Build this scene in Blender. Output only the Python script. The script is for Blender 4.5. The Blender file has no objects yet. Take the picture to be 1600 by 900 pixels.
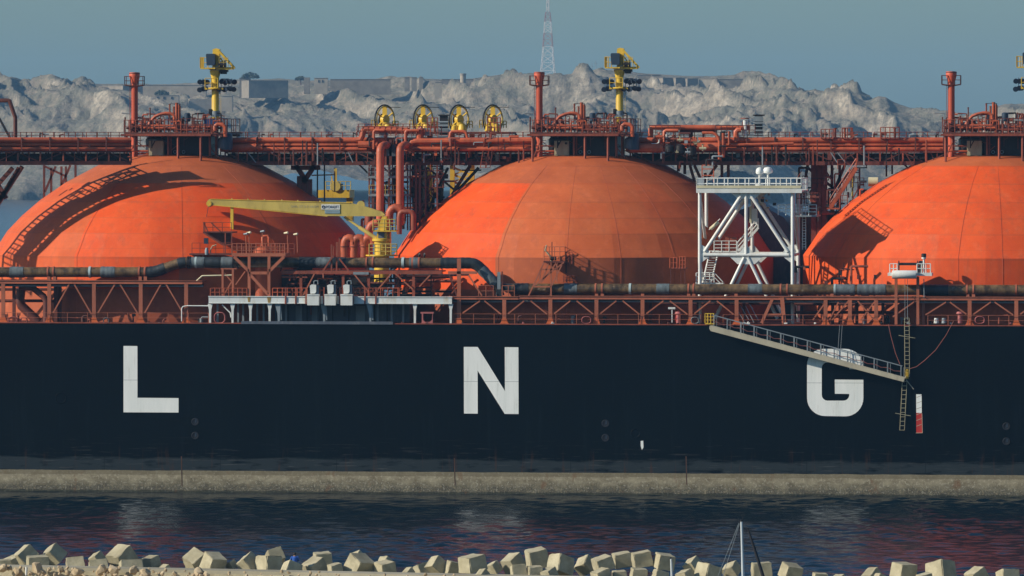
import bpy, bmesh, math, random
import numpy as np
from mathutils import Vector, Matrix
random.seed(7)
PI = math.pi
S = bpy.context.scene
COL = S.collection

# ------------------------------------------------------------------ camera model (ship coordinates: X along hull, Y inboard, Z up)
TH = math.radians(6.6); FPX = 10500.0; D = 700.0; HC = 36.7; HY = 222.0
CAM = Vector((D*math.sin(TH), -D*math.cos(TH), HC))
FW = Vector((-math.sin(TH), math.cos(TH), 0)); RT = Vector((math.cos(TH), math.sin(TH), 0)); UP = Vector((0, 0, 1))
def ray(px, py): return FW + RT*((px-800)/FPX) + UP*((HY-py)/FPX)
def P(px, py, Y):
    d = ray(px, py); return CAM + d*((Y-CAM.y)/d.y)
def PD(px, py, dist): return CAM + ray(px, py)*dist
def XP(px, Y): return P(px, 300, Y).x
def ZP(py, px, Y): return P(px, py, Y).z

# ------------------------------------------------------------------ mesh builder
class MB:
    def __init__(s): s.v = []; s.f = []; s.fa = []
    def add(s, vs, fs):
        b = len(s.v); s.v += [tuple(v) for v in vs]; s.f += [tuple(i+b for i in f) for f in fs]
    def box(s, x0, x1, y0, y1, z0, z1):
        vs = [(x, y, z) for z in (z0, z1) for y in (y0, y1) for x in (x0, x1)]
        s.add(vs, [(0,2,3,1),(4,5,7,6),(0,1,5,4),(2,6,7,3),(0,4,6,2),(1,3,7,5)]); return s
    def boxpx(s, px0, py0, px1, py1, Y, dep):
        a = P(px0, py1, Y); b = P(px1, py0, Y)
        return s.box(a.x, b.x, Y, Y+dep, a.z, b.z)
    def prism(s, pts, off):
        n = len(pts); off = Vector(off); pts = [Vector(p) for p in pts]
        s.add(pts+[p+off for p in pts], [tuple(range(n))[::-1], tuple(range(n, 2*n))]+[(i, (i+1) % n, n+(i+1) % n, n+i) for i in range(n)]); return s
    def prismpx(s, pp, Y, dep): return s.prism([P(a, b, Y) for a, b in pp], (0, dep, 0))
    def bar(s, a, b, w, h=None):
        a = Vector(a); b = Vector(b); h = h or w; d = (b-a)
        if d.length < 1e-5: return s
        d.normalize(); ref = UP if abs(d.z) < .95 else Vector((0, 1, 0))
        u = d.cross(ref).normalized()*w/2; v = u.cross(d).normalized()*h/2
        vs = [p+q for p in (a, b) for q in (-u-v, u-v, u+v, -u+v)]
        s.add(vs, [(0,1,2,3),(7,6,5,4),(0,4,5,1),(1,5,6,2),(2,6,7,3),(3,7,4,0)]); return s
    def barpx(s, p, q, Y, w, h=None, Y2=None): return s.bar(P(p[0], p[1], Y), P(q[0], q[1], Y if Y2 is None else Y2), w, h)
    def tube(s, pts, r, n=8, cap=True):
        pts = [Vector(p) for p in pts]; m = len(pts); rs = r if isinstance(r, (list, tuple)) else [r]*m
        u = None; b0 = len(s.v)
        for i, p in enumerate(pts):
            if i == 0: d = pts[1]-p
            elif i == m-1: d = p-pts[i-1]
            else: d = (p-pts[i-1]).normalized()+(pts[i+1]-p).normalized()
            if d.length < 1e-6: d = Vector((0, 0, 1))
            d.normalize()
            if u is None:
                ref = UP if abs(d.z) < .9 else Vector((0, 1, 0)); u = d.cross(ref).normalized()
            else:
                u = (u-d*u.dot(d))
                u = u.normalized() if u.length > 1e-6 else d.orthogonal().normalized()
            w = d.cross(u)
            k = 1.0
            if 0 < i < m-1:
                c = (p-pts[i-1]).normalized().dot((pts[i+1]-p).normalized()); k = 1/max(.5, math.sqrt((1+c)/2))
            for j in range(n):
                t = 2*PI*j/n; s.v.append(tuple(p+(u*math.cos(t)+w*math.sin(t))*rs[i]*(k if False else 1)))
        for i in range(m-1):
            for j in range(n):
                a = b0+i*n+j; b = b0+i*n+(j+1) % n; s.f.append((a, b, b+n, a+n))
        if cap: s.f.append(tuple(b0+j for j in range(n))[::-1]); s.f.append(tuple(b0+(m-1)*n+j for j in range(n)))
        return s
    def tubepx(s, pp, Y, r, n=8): return s.tube([P(a, b, Y) for a, b in pp], r, n)
    def lathe(s, c, prof, n=24, a0=0, facet=0, nf=24):
        b0 = len(s.v); m = len(prof)
        for r, z in prof:
            for j in range(n):
                t = a0+2*PI*j/n; k = 1
                if facet:
                    q = (t % (2*PI/nf))-PI/nf; k = 1-facet*(1-math.cos(PI/nf)/math.cos(q))
                s.v.append((c[0]+r*k*math.cos(t), c[1]+r*k*math.sin(t), c[2]+z))
        for i in range(m-1):
            for j in range(n):
                a = b0+i*n+j; b = b0+i*n+(j+1) % n; s.f.append((a, b, b+n, a+n))
        s.f.append(tuple(b0+j for j in range(n))[::-1]); s.f.append(tuple(b0+(m-1)*n+j for j in range(n)))
        return s
    def disc(s, c, axis, r, t, n=20):
        c = Vector(c); a = Vector(axis).normalized()*t/2; return s.tube([c-a, c+a], r, n)
    def ring(s, c, axis, R, r, n=32, k=8):
        a = Vector(axis).normalized(); u = a.orthogonal().normalized(); w = a.cross(u); c = Vector(c)
        b0 = len(s.v)
        for i in range(n):
            t = 2*PI*i/n; d = u*math.cos(t)+w*math.sin(t)
            for j in range(k):
                q = 2*PI*j/k; s.v.append(tuple(c+d*(R+r*math.cos(q))+a*r*math.sin(q)))
        for i in range(n):
            for j in range(k):
                s.f.append((b0+i*k+j, b0+((i+1) % n)*k+j, b0+((i+1) % n)*k+(j+1) % k, b0+i*k+(j+1) % k))
        return s
    def rail(s, pts, h=1.05, sp=1.5, r=.03, rails=2, post=None):
        pts = [Vector(p) for p in pts]; post = post or r*1.2
        for a, b in zip(pts, pts[1:]):
            L = (b-a).length; n = max(1, round(L/sp))
            for k in range(1, rails+1): s.tube([a+UP*h*k/rails, b+UP*h*k/rails], r, 5)
            for i in range(n+1):
                p = a.lerp(b, i/n); s.tube([p, p+UP*h], post, 5)
        return s
    def mesh(s, name, mat, smooth=True, ang=35):
        me = bpy.data.meshes.new(name); me.from_pydata(s.v, [], s.f); me.validate(); me.materials.append(mat)
        bm = bmesh.new(); bm.from_mesh(me); bmesh.ops.recalc_face_normals(bm, faces=bm.faces); bm.to_mesh(me); bm.free()
        if smooth:
            me.polygons.foreach_set('use_smooth', [True]*len(me.polygons)); me.set_sharp_from_angle(angle=math.radians(ang))
        return me

def obj(name, g, mat, parent=None, label=None, smooth=True, ang=35):
    me = g if isinstance(g, bpy.types.Mesh) else g.mesh(name, mat, smooth, ang)
    o = bpy.data.objects.new(name, me); COL.objects.link(o)
    if parent: o.parent = parent
    if label: o['label'] = label
    return o
def tag(o, label=None, cat=None, group=None, kind=None):
    if label: o['label'] = label
    if cat: o['category'] = cat
    if group: o['group'] = group
    if kind: o['kind'] = kind
    return o
def empty(name, loc, label, cat, group=None):
    o = bpy.data.objects.new(name, None); COL.objects.link(o); o.location = loc; o.empty_display_size = .5
    return tag(o, label, cat, group)
def copy_part(o, parent, dx):
    c = o.copy(); COL.objects.link(c); c.parent = parent; c.location = (o.location.x+dx, o.location.y, o.location.z)
    for ch in [k for k in COL.objects if k.parent == o]:
        d = ch.copy(); COL.objects.link(d); d.parent = c
    return c

# ------------------------------------------------------------------ materials
def srgb(r, g, b):
    f = lambda c: (c/255/12.92) if c/255 <= .04045 else ((c/255+.055)/1.055)**2.4
    return (f(r), f(g), f(b), 1)
def new_mat(name):
    m = bpy.data.materials.new(name); m.use_nodes = True; nt = m.node_tree; return m, nt, nt.nodes['Principled BSDF']
def N(nt, t, **k):
    n = nt.nodes.new(t)
    for a, b in k.items():
        if a in n.inputs: n.inputs[a].default_value = b
        else: setattr(n, a, b)
    return n
def coords(nt, scale=(1, 1, 1), world=False):
    tc = N(nt, 'ShaderNodeNewGeometry') if world else N(nt, 'ShaderNodeTexCoord')
    mp = N(nt, 'ShaderNodeMapping'); mp.inputs['Scale'].default_value = scale
    nt.links.new(tc.outputs['Position' if world else 'Object'], mp.inputs['Vector']); return mp.outputs['Vector']
def noise(nt, vec, scale, detail=4, rough=.55, dist=0):
    n = N(nt, 'ShaderNodeTexNoise'); n.inputs['Scale'].default_value = scale; n.inputs['Detail'].default_value = detail
    n.inputs['Roughness'].default_value = rough; n.inputs['Distortion'].default_value = dist
    nt.links.new(vec, n.inputs['Vector']); return n.outputs['Fac']
def ramp(nt, fac, a, b, ca=(0, 0, 0, 1), cb=(1, 1, 1, 1)):
    if a > b: a, b, ca, cb = b, a, cb, ca
    r = N(nt, 'ShaderNodeValToRGB'); e = r.color_ramp.elements; e[0].position = a; e[1].position = b; e[0].color = ca; e[1].color = cb
    nt.links.new(fac, r.inputs['Fac']); return r.outputs['Color']
def mix(nt, fac, a, b, blend='MIX'):
    m = N(nt, 'ShaderNodeMix', data_type='RGBA', blend_type=blend)
    for sock, v in ((m.inputs[0], fac), (m.inputs[6], a), (m.inputs[7], b)):
        if hasattr(v, 'is_linked') or isinstance(v, bpy.types.NodeSocket): nt.links.new(v, sock)
        else: sock.default_value = v
    return m.outputs[2]
def math_(nt, op, a, b=0.0, c=None):
    m = N(nt, 'ShaderNodeMath', operation=op)
    for i, v in enumerate((a, b, c)):
        if v is None: continue
        if isinstance(v, bpy.types.NodeSocket): nt.links.new(v, m.inputs[i])
        else: m.inputs[i].default_value = v
    return m.outputs[0]
def bump(nt, b, h, strength, dist):
    n = N(nt, 'ShaderNodeBump'); n.inputs['Strength'].default_value = strength; n.inputs['Distance'].default_value = dist
    nt.links.new(h, n.inputs['Height']); nt.links.new(n.outputs['Normal'], b.inputs['Normal'])
def paint(name, col, rough=.5, var=.25, vs=.6, dirt=None, da=.5, ds=1.2, bmp=.15, spec=.4, metal=0, streak=True):
    m, nt, b = new_mat(name); c = coords(nt, (1, 1, .35 if streak else 1))
    dk = tuple(x*(1-var) for x in col[:3])+(1,); lt = tuple(min(1, x*(1+var*.6)) for x in col[:3])+(1,)
    base = mix(nt, ramp(nt, noise(nt, c, vs, 5), .3, .7), dk, lt)
    if dirt: base = mix(nt, math_(nt, 'MULTIPLY', ramp(nt, noise(nt, c, ds, 8, .65), .5, .72), da), base, dirt)
    nt.links.new(base, b.inputs['Base Color']); b.inputs['Roughness'].default_value = rough
    b.inputs['Specular IOR Level'].default_value = spec; b.inputs['Metallic'].default_value = metal
    if bmp: bump(nt, b, noise(nt, coords(nt), 3, 5), bmp, .04)
    return m
RUST = (.10, .035, .015, 1)
M = {}
M['red'] = paint('weathered red oxide', (.28, .065, .032, 1), .55, .4, .9, (.09, .03, .02, 1), .7)
M['redpipe'] = paint('orange red pipe', (.50, .105, .040, 1), .5, .4, .5, (.12, .035, .02, 1), .65)
M['ventred'] = paint('vent mast red', (.62, .11, .05, 1), .5, .25, .5, (.2, .05, .03, 1), .5)
M['reddark'] = paint('dark red steel', (.13, .034, .022, 1), .6, .4, .9, (.05, .02, .015, 1), .7)
M['post'] = paint('gallery red brown', (.40, .12, .06, 1), .55, .2, .7, (.15, .05, .03, 1), .5)
M['foot'] = paint('bright orange foot', (.62, .13, .03, 1), .5, .2)
M['yellow'] = paint('crane yellow', (.72, .47, .045, 1), .45, .2, .8, (.25, .14, .03, 1), .5)
M['olive'] = paint('shaded yellow boom', (.55, .42, .10, 1), .5, .2, .8, (.25, .17, .06, 1), .5)  # darker copy of crane yellow, the boom front's shade put in its colour
M['white'] = paint('white steel', (.72, .74, .70, 1), .45, .1, .8, (.40, .30, .18, 1), .45)
M['fascia'] = paint('white fascia', (.70, .74, .72, 1), .5, .1, .5, (.45, .30, .10, 1), .5)
M['grey'] = paint('grey steel', (.22, .26, .28, 1), .5, .25, 1)
M['slate'] = paint('slate plate', (.085, .105, .135, 1), .55, .25, .5, (.2, .2, .2, 1), .5, 3)
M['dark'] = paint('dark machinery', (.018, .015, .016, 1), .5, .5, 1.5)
M['navy'] = paint('navy motor', (.03, .05, .08, 1), .4, .3, 1.5)
M['blue'] = paint('blue cover', (.02, .06, .19, 1), .5, .3, 1.5)
M['beige'] = paint('beige cabinet', (.42, .38, .24, 1), .5, .25, .8, (.12, .09, .06, 1), .6)
M['wrap'] = paint('grey wrap', (.12, .15, .16, 1), .6, .4, 2.2, (.03, .035, .04, 1), .7, 2)
M['blackwrap'] = paint('black wrap', (.022, .028, .032, 1), .45, .4, 2)
M['palering'] = paint('pale ring', (.40, .50, .50, 1), .5, .2)
M['oldwhite'] = paint('yellowed toe board', (.62, .56, .36, 1), .5, .2)
M['tan'] = paint('gangway alloy', (.48, .43, .31, 1), .45, .15, .7, (.25, .2, .14, 1), .4)
M['rope'] = paint('red rope', (.28, .09, .07, 1), .8, .2)
M['pink'] = paint('pink red fairlead', (.42, .13, .12, 1), .45, .25, 1)
M['rust'] = paint('rust streak', (.10, .045, .022, 1), .8, .5, 1)
M['ochre'] = paint('ochre rust', (.36, .23, .06, 1), .8, .4, 2)
M['draught'] = paint('mark red', (.5, .03, .02, 1), .5, .2)
M['text'] = paint('navy lettering', (.01, .03, .09, 1), .5, .1)
M['signblue'] = paint('pale blue sign', (.25, .36, .40, 1), .5, .2)
M['mast'] = paint('mast alloy', (.55, .60, .62, 1), .35, .1, 1, metal=.2)
M['black'] = paint('black line', (.012, .012, .016, 1), .6, .2)

def glossy_pipe():
    m, nt, b = new_mat('brown glossy pipe'); c = coords(nt, (.5, 1, 1)); c2 = coords(nt, (1, 1, .6))
    base = mix(nt, ramp(nt, noise(nt, c2, 1.3, 6, .65), .38, .66), (.042, .028, .014, 1), (.20, .125, .055, 1))
    base = mix(nt, math_(nt, 'MULTIPLY', ramp(nt, noise(nt, c, 2.6, 6, .7), .62, .72), .6), base, (.42, .38, .30, 1))
    nt.links.new(base, b.inputs['Base Color']); b.inputs['Roughness'].default_value = .3
    bump(nt, b, noise(nt, c, 3, 4), .35, .06); return m
M['pipe'] = glossy_pipe()

def hull_mat():
    m, nt, b = new_mat('navy hull paint')
    g = N(nt, 'ShaderNodeTexCoord'); sp = N(nt, 'ShaderNodeSeparateXYZ'); nt.links.new(g.outputs['Object'], sp.inputs[0]); z = sp.outputs['Z']
    c = coords(nt); cs = coords(nt, (1, 1, .07)); ch = coords(nt, (.12, 1, 1))
    big = noise(nt, coords(nt, (1, 1, .4)), .12, 4); st = noise(nt, cs, 1.1, 6, .65)
    navy = mix(nt, ramp(nt, big, .3, .7), (.0003, .0012, .0020, 1), (.0010, .0030, .0044, 1))
    navy = mix(nt, math_(nt, 'MULTIPLY', ramp(nt, st, .56, .78), .5), navy, (.009, .016, .021, 1))
    # scuffed grey zone just above the boot top
    edge = noise(nt, ch, 1.6, 8, .7)
    zz = math_(nt, 'ADD', z, math_(nt, 'MULTIPLY', math_(nt, 'SUBTRACT', edge, .5), 1.6))
    scf = math_(nt, 'MULTIPLY', ramp(nt, math_(nt, 'MULTIPLY', zz, .1), .37, .345), ramp(nt, noise(nt, coords(nt, (.3, 1, 1.5)), 1.2, 6), .32, .46))
    navy = mix(nt, math_(nt, 'MULTIPLY', scf, .8), navy, (.030, .038, .041, 1))
    sc2 = math_(nt, 'MULTIPLY', ramp(nt, noise(nt, coords(nt, (.25, 1, 6)), 1.0, 8, .7), .575, .63), ramp(nt, math_(nt, 'MULTIPLY', z, .1), .62, .3))
    navy = mix(nt, math_(nt, 'MULTIPLY', sc2, .6), navy, (.09, .09, .085, 1))
    rs2 = math_(nt, 'MULTIPLY', ramp(nt, noise(nt, coords(nt, (1.2, 1, .12)), 1.3, 6, .65), .58, .66), ramp(nt, math_(nt, 'MULTIPLY', z, .1), .52, .24))
    navy = mix(nt, math_(nt, 'MULTIPLY', rs2, .55), navy, (.07, .03, .014, 1))
    # plate seams
    s1 = math_(nt, 'LESS_THAN', math_(nt, 'ABSOLUTE', math_(nt, 'SUBTRACT', z, 11.75)), .035)
    s2 = math_(nt, 'LESS_THAN', math_(nt, 'ABSOLUTE', math_(nt, 'SUBTRACT', math_(nt, 'FRACT', math_(nt, 'MULTIPLY', sp.outputs['X'], 1/12.3)), .5)), .002)
    navy = mix(nt, math_(nt, 'MULTIPLY', math_(nt, 'MAXIMUM', s1, s2), .7), navy, (.0015, .003, .005, 1))
    # antifouling band
    a1 = noise(nt, coords(nt, (.6, 1, 1)), 1.1, 8, .7); a2 = noise(nt, c, 3.4, 8, .75)
    tan = mix(nt, ramp(nt, a1, .32, .68), (.16, .13, .08, 1), (.36, .32, .215, 1))
    low = ramp(nt, math_(nt, 'ADD', math_(nt, 'MULTIPLY', z, .4), math_(nt, 'MULTIPLY', a1, .5)), .85, .45)
    tan = mix(nt, math_(nt, 'MULTIPLY', ramp(nt, a2, .38, .55), low), tan, (.028, .030, .025, 1))
    tan = mix(nt, math_(nt, 'MULTIPLY', ramp(nt, a2, .53, .58), .6), tan, (.46, .42, .31, 1))
    topb = ramp(nt, z, .0, 1.0)
    tz = math_(nt, 'GREATER_THAN', z, math_(nt, 'ADD', 1.85, math_(nt, 'MULTIPLY', math_(nt, 'SUBTRACT', edge, .5), .5)))
    tan = mix(nt, math_(nt, 'MULTIPLY', tz, .6), tan, (.15, .125, .075, 1))
    wet = math_(nt, 'LESS_THAN', math_(nt, 'ADD', z, math_(nt, 'MULTIPLY', math_(nt, 'SUBTRACT', a1, .5), .5)), .22)
    tan = mix(nt, math_(nt, 'MULTIPLY', wet, .7), tan, (.025, .03, .022, 1))
    rusty = math_(nt, 'MULTIPLY', ramp(nt, noise(nt, coords(nt, (.35, 1, .2)), 1.4, 7, .7), .60, .68), .55)
    tan = mix(nt, rusty, tan, (.17, .075, .03, 1))
    isb = math_(nt, 'LESS_THAN', math_(nt, 'ADD', z, math_(nt, 'MULTIPLY', math_(nt, 'SUBTRACT', noise(nt, coords(nt, (.25, 1, 1)), .9, 6, .7), .5), .22)), 2.29)
    col = mix(nt, isb, navy, tan)
    nt.links.new(col, b.inputs['Base Color'])
    r = mix(nt, isb, (.42, .42, .42, 1), (.9, .9, .9, 1)); nt.links.new(r, b.inputs['Roughness'])
    b.inputs['Specular IOR Level'].default_value = .07
    bump(nt, b, math_(nt, 'ADD', noise(nt, coords(nt, (.5, 1, .25)), .7, 4), math_(nt, 'MULTIPLY', math_(nt, 'MULTIPLY', a2, isb), .6)), .35, .12)
    return m
M['hull'] = hull_mat()

def tank_mat():
    m, nt, b = new_mat('orange tank paint')
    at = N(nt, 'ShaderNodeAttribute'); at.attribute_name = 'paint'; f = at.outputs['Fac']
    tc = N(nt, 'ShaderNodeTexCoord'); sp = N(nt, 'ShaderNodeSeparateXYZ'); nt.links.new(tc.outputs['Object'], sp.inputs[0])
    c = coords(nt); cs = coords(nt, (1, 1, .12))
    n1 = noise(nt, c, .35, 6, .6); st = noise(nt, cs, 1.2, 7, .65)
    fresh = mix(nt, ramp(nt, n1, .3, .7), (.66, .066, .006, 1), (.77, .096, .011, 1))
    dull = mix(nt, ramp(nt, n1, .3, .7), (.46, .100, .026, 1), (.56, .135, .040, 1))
    old_shaded = mix(nt, ramp(nt, n1, .3, .7), (.22, .055, .03, 1), (.33, .085, .042, 1))  # aged paint; low wall bands use it as painted shade
    base = mix(nt, ramp(nt, f, .0, .5), fresh, dull); base = mix(nt, ramp(nt, f, .5, 1.), base, old_shaded)
    base = mix(nt, math_(nt, 'MULTIPLY', ramp(nt, st, .50, .72), .45), base, (.33, .085, .04, 1))
    base = mix(nt, math_(nt, 'MULTIPLY', ramp(nt, noise(nt, c, 1.1, 7, .7), .54, .70), .24), base, (.80, .22, .09, 1))
    a = N(nt, 'ShaderNodeAttribute'); a.attribute_name = 'seam'
    base = mix(nt, math_(nt, 'MULTIPLY', a.outputs['Fac'], .22), base, (.30, .075, .035, 1))
    nt.links.new(base, b.inputs['Base Color']); b.inputs['Roughness'].default_value = .62; b.inputs['Specular IOR Level'].default_value = .25
    bump(nt, b, noise(nt, c, .8, 5), .22, .12); return m
M['tank'] = tank_mat()

def letter_mat():
    m, nt, b = new_mat('white letter paint'); c = coords(nt, (1, 1, .12))
    base = mix(nt, ramp(nt, noise(nt, c, 1.2, 6, .6), .35, .7), (.88, .89, .84, 1), (.76, .79, .74, 1))
    tc = N(nt, 'ShaderNodeTexCoord'); sp = N(nt, 'ShaderNodeSeparateXYZ'); nt.links.new(tc.outputs['Object'], sp.inputs[0])
    s1 = math_(nt, 'LESS_THAN', math_(nt, 'ABSOLUTE', math_(nt, 'SUBTRACT', sp.outputs['Z'], 11.75)), .035)
    base = mix(nt, math_(nt, 'MULTIPLY', ramp(nt, noise(nt, coords(nt, (2.2, 1, .25)), 1.1, 8, .7), .55, .68), .35), base, (.42, .40, .33, 1))
    base = mix(nt, math_(nt, 'MULTIPLY', s1, .6), base, (.3, .33, .33, 1))
    nt.links.new(base, b.inputs['Base Color']); b.inputs['Roughness'].default_value = .55
    return m
M['letter'] = letter_mat()

def concrete(name, a, b_, sc=1.0, warm=(.30, .26, .18, 1)):
    m, nt, b = new_mat(name); c = coords(nt)
    oi = N(nt, 'ShaderNodeObjectInfo')
    add = N(nt, 'ShaderNodeVectorMath', operation='ADD'); cm = N(nt, 'ShaderNodeCombineXYZ')
    for i in range(3): nt.links.new(math_(nt, 'MULTIPLY', oi.outputs['Random'], 37.0+11*i), cm.inputs[i])
    nt.links.new(c, add.inputs[0]); nt.links.new(cm.outputs[0], add.inputs[1]); v = add.outputs[0]
    base = mix(nt, ramp(nt, noise(nt, v, 1.3*sc, 7, .68), .38, .62), a, b_)
    base = mix(nt, math_(nt, 'MULTIPLY', ramp(nt, noise(nt, v, .7*sc, 5, .6), .50, .62), .4), base, tuple(q*.5 for q in a[:3])+(1,))
    base = mix(nt, math_(nt, 'MULTIPLY', ramp(nt, noise(nt, v, 6*sc, 6, .7), .52, .7), .45), base, warm)
    base = mix(nt, math_(nt, 'MULTIPLY', ramp(nt, oi.outputs['Random'], 0, 1), .35), base, tuple(x*.8 for x in b_[:3])+(1,))
    base = mix(nt, math_(nt, 'MULTIPLY', ramp(nt, noise(nt, v, 18*sc, 3, .6), .66, .72), .6), base, (.12, .10, .08, 1))
    nt.links.new(base, b.inputs['Base Color']); b.inputs['Roughness'].default_value = .9; b.inputs['Specular IOR Level'].default_value = .15
    bump(nt, b, noise(nt, v, 9*sc, 8, .7), .5, .05); return m
M['cube'] = concrete('weathered concrete', (.33, .295, .19, 1), (.47, .425, .29, 1))
M['rock'] = concrete('limestone rubble', (.34, .25, .14, 1), (.58, .47, .31, 1), .8, (.16, .12, .08, 1))
M['crown'] = concrete('crown concrete', (.33, .30, .21, 1), (.43, .39, .29, 1), .15)

def hill_mat():
    m, nt, b = new_mat('limestone hillside'); c = coords(nt); g = N(nt, 'ShaderNodeNewGeometry')
    sp = N(nt, 'ShaderNodeSeparateXYZ'); nt.links.new(g.outputs['Normal'], sp.inputs[0])
    n1 = noise(nt, c, .018, 9, .62); n2 = noise(nt, c, .11, 8, .65)
    n3 = noise(nt, c, .34, 8, .72); strat = noise(nt, coords(nt, (1, 1, 5)), .03, 7, .65)
    rock = mix(nt, ramp(nt, n2, .40, .60), (.25, .215, .165, 1), (.54, .465, .355, 1))
    rock = mix(nt, math_(nt, 'MULTIPLY', ramp(nt, strat, .45, .58), .5), rock, (.44, .36, .26, 1))
    rock = mix(nt, math_(nt, 'MULTIPLY', ramp(nt, n3, .47, .60), .7), rock, (.19, .17, .135, 1))
    scrub = mix(nt, ramp(nt, n3, .42, .6), (.075, .085, .065, 1), (.19, .18, .135, 1))
    f = math_(nt, 'MULTIPLY', ramp(nt, math_(nt, 'ADD', math_(nt, 'MULTIPLY', n1, .8), math_(nt, 'MULTIPLY', sp.outputs['Z'], .22)), .46, .56), ramp(nt, n2, .40, .52))
    base = mix(nt, math_(nt, 'MULTIPLY', f, .8), rock, scrub)
    nt.links.new(base, b.inputs['Base Color']); b.inputs['Roughness'].default_value = .95; b.inputs['Specular IOR Level'].default_value = .1
    bump(nt, b, noise(nt, c, .09, 9, .74), .9, 5.0); return m
M['hill'] = hill_mat()
M['fort'] = concrete('shaded fort limestone', (.22, .19, .15, 1), (.31, .27, .21, 1), .15, (.20, .18, .15, 1))  # darker stone copy, wall shade put into the colour
M['fortlight'] = concrete('pale and sunlit wall', (.36, .305, .225, 1), (.46, .39, .29, 1), .15, (.33, .29, .22, 1))  # lighter copy, for pale masonry and walls painted as sunlit
M['opening'] = paint('dark opening', (.04, .045, .05, 1), .8, .2)
M['latt_w'] = paint('lattice white', (.62, .62, .60, 1), .5, .1, .05)
M['latt_r'] = paint('lattice red', (.36, .25, .25, 1), .5, .1, .05)
M['scrub'] = paint('scrub foliage', (.055, .07, .04, 1), .9, .4, .3)

def water_mat():
    m, nt, b = new_mat('harbour water'); c = coords(nt, (1, 1, 1))
    b.inputs['Base Color'].default_value = (.002, .009, .014, 1); b.inputs['Roughness'].default_value = .2; b.inputs['IOR'].default_value = 1.333
    h = noise(nt, coords(nt, (.8, 1, 1)), 1.3, 3, .5, .3)
    bump(nt, b, h, 1.0, .05); return m
M['water'] = water_mat()

# ------------------------------------------------------------------ setting: water, hills
def water():
    xs = np.concatenate([[-4000, -900, -200, -74], np.arange(-70, 70.1, .5), [74, 200, 900, 4000]]); ys = np.concatenate([[-950, -420], np.arange(-226, 1.0, .36), [60, 400, 9000]])
    X, Y = np.meshgrid(xs, ys); H = np.zeros_like(X); r = np.random.RandomState(12)
    for i in range(70):
        lam = 1.15*(4.2/1.15)**r.rand(); th = PI/2+r.normal(0, .55); k = 2*PI/lam; a = .0039*lam*(.7+.6*r.rand())
        ph = r.rand()*2*PI; q = k*(X*math.cos(th)+Y*math.sin(th))+ph
        H += a*np.sin(q)
    gust = .65+.7*np.clip(np.sin(X*.045+1.7*np.sin(Y*.05))*.5+.5, 0, 1)
    H *= gust*(np.abs(X) < 71)*(Y > -227)*(Y < 2)
    W = np.stack([X.ravel(), Y.ravel(), H.ravel()], 1); ny, nx = X.shape; idx = np.arange(ny*nx).reshape(ny, nx)
    q = np.stack([idx[:-1, :-1], idx[:-1, 1:], idx[1:, 1:], idx[1:, :-1]], -1).reshape(-1, 4)
    me = bpy.data.meshes.new('water'); me.vertices.add(len(W)); me.vertices.foreach_set('co', W.ravel()); me.loops.add(q.size); me.loops.foreach_set('vertex_index', q.ravel())
    me.polygons.add(len(q)); me.polygons.foreach_set('loop_start', np.arange(len(q))*4); me.polygons.foreach_set('loop_total', np.full(len(q), 4)); me.update()
    me.polygons.foreach_set('use_smooth', [True]*len(q)); me.materials.append(M['water'])
    o = bpy.data.objects.new('water', me); COL.objects.link(o); tag(o, kind='structure')
water()

rng = np.random.RandomState(3)
LAT = rng.rand(512, 512)
def vnoise(x, y, seed=0):
    x = x+seed*17.3; y = y+seed*9.7
    xi = np.floor(x).astype(int); yi = np.floor(y).astype(int); fx = x-xi; fy = y-yi
    fx = fx*fx*fx*(fx*(fx*6-15)+10); fy = fy*fy*fy*(fy*(fy*6-15)+10)
    a = LAT[yi % 512, xi % 512]; b = LAT[yi % 512, (xi+1) % 512]; c = LAT[(yi+1) % 512, xi % 512]; d = LAT[(yi+1) % 512, (xi+1) % 512]
    return (a*(1-fx)+b*fx)*(1-fy)+(c*(1-fx)+d*fx)*fy
def fbm(x, y, o=5, seed=0, ridged=False, gain=.5):
    t = 0; a = 1; n = 0
    for i in range(o):
        v = vnoise(x, y, seed+i*3)
        if ridged: v = 1-abs(2*v-1); v = v*v
        t = t+a*v; n += a; a *= gain; x = x*2.03+y*.31; y = y*2.03-x*.11
    return t/n
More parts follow.
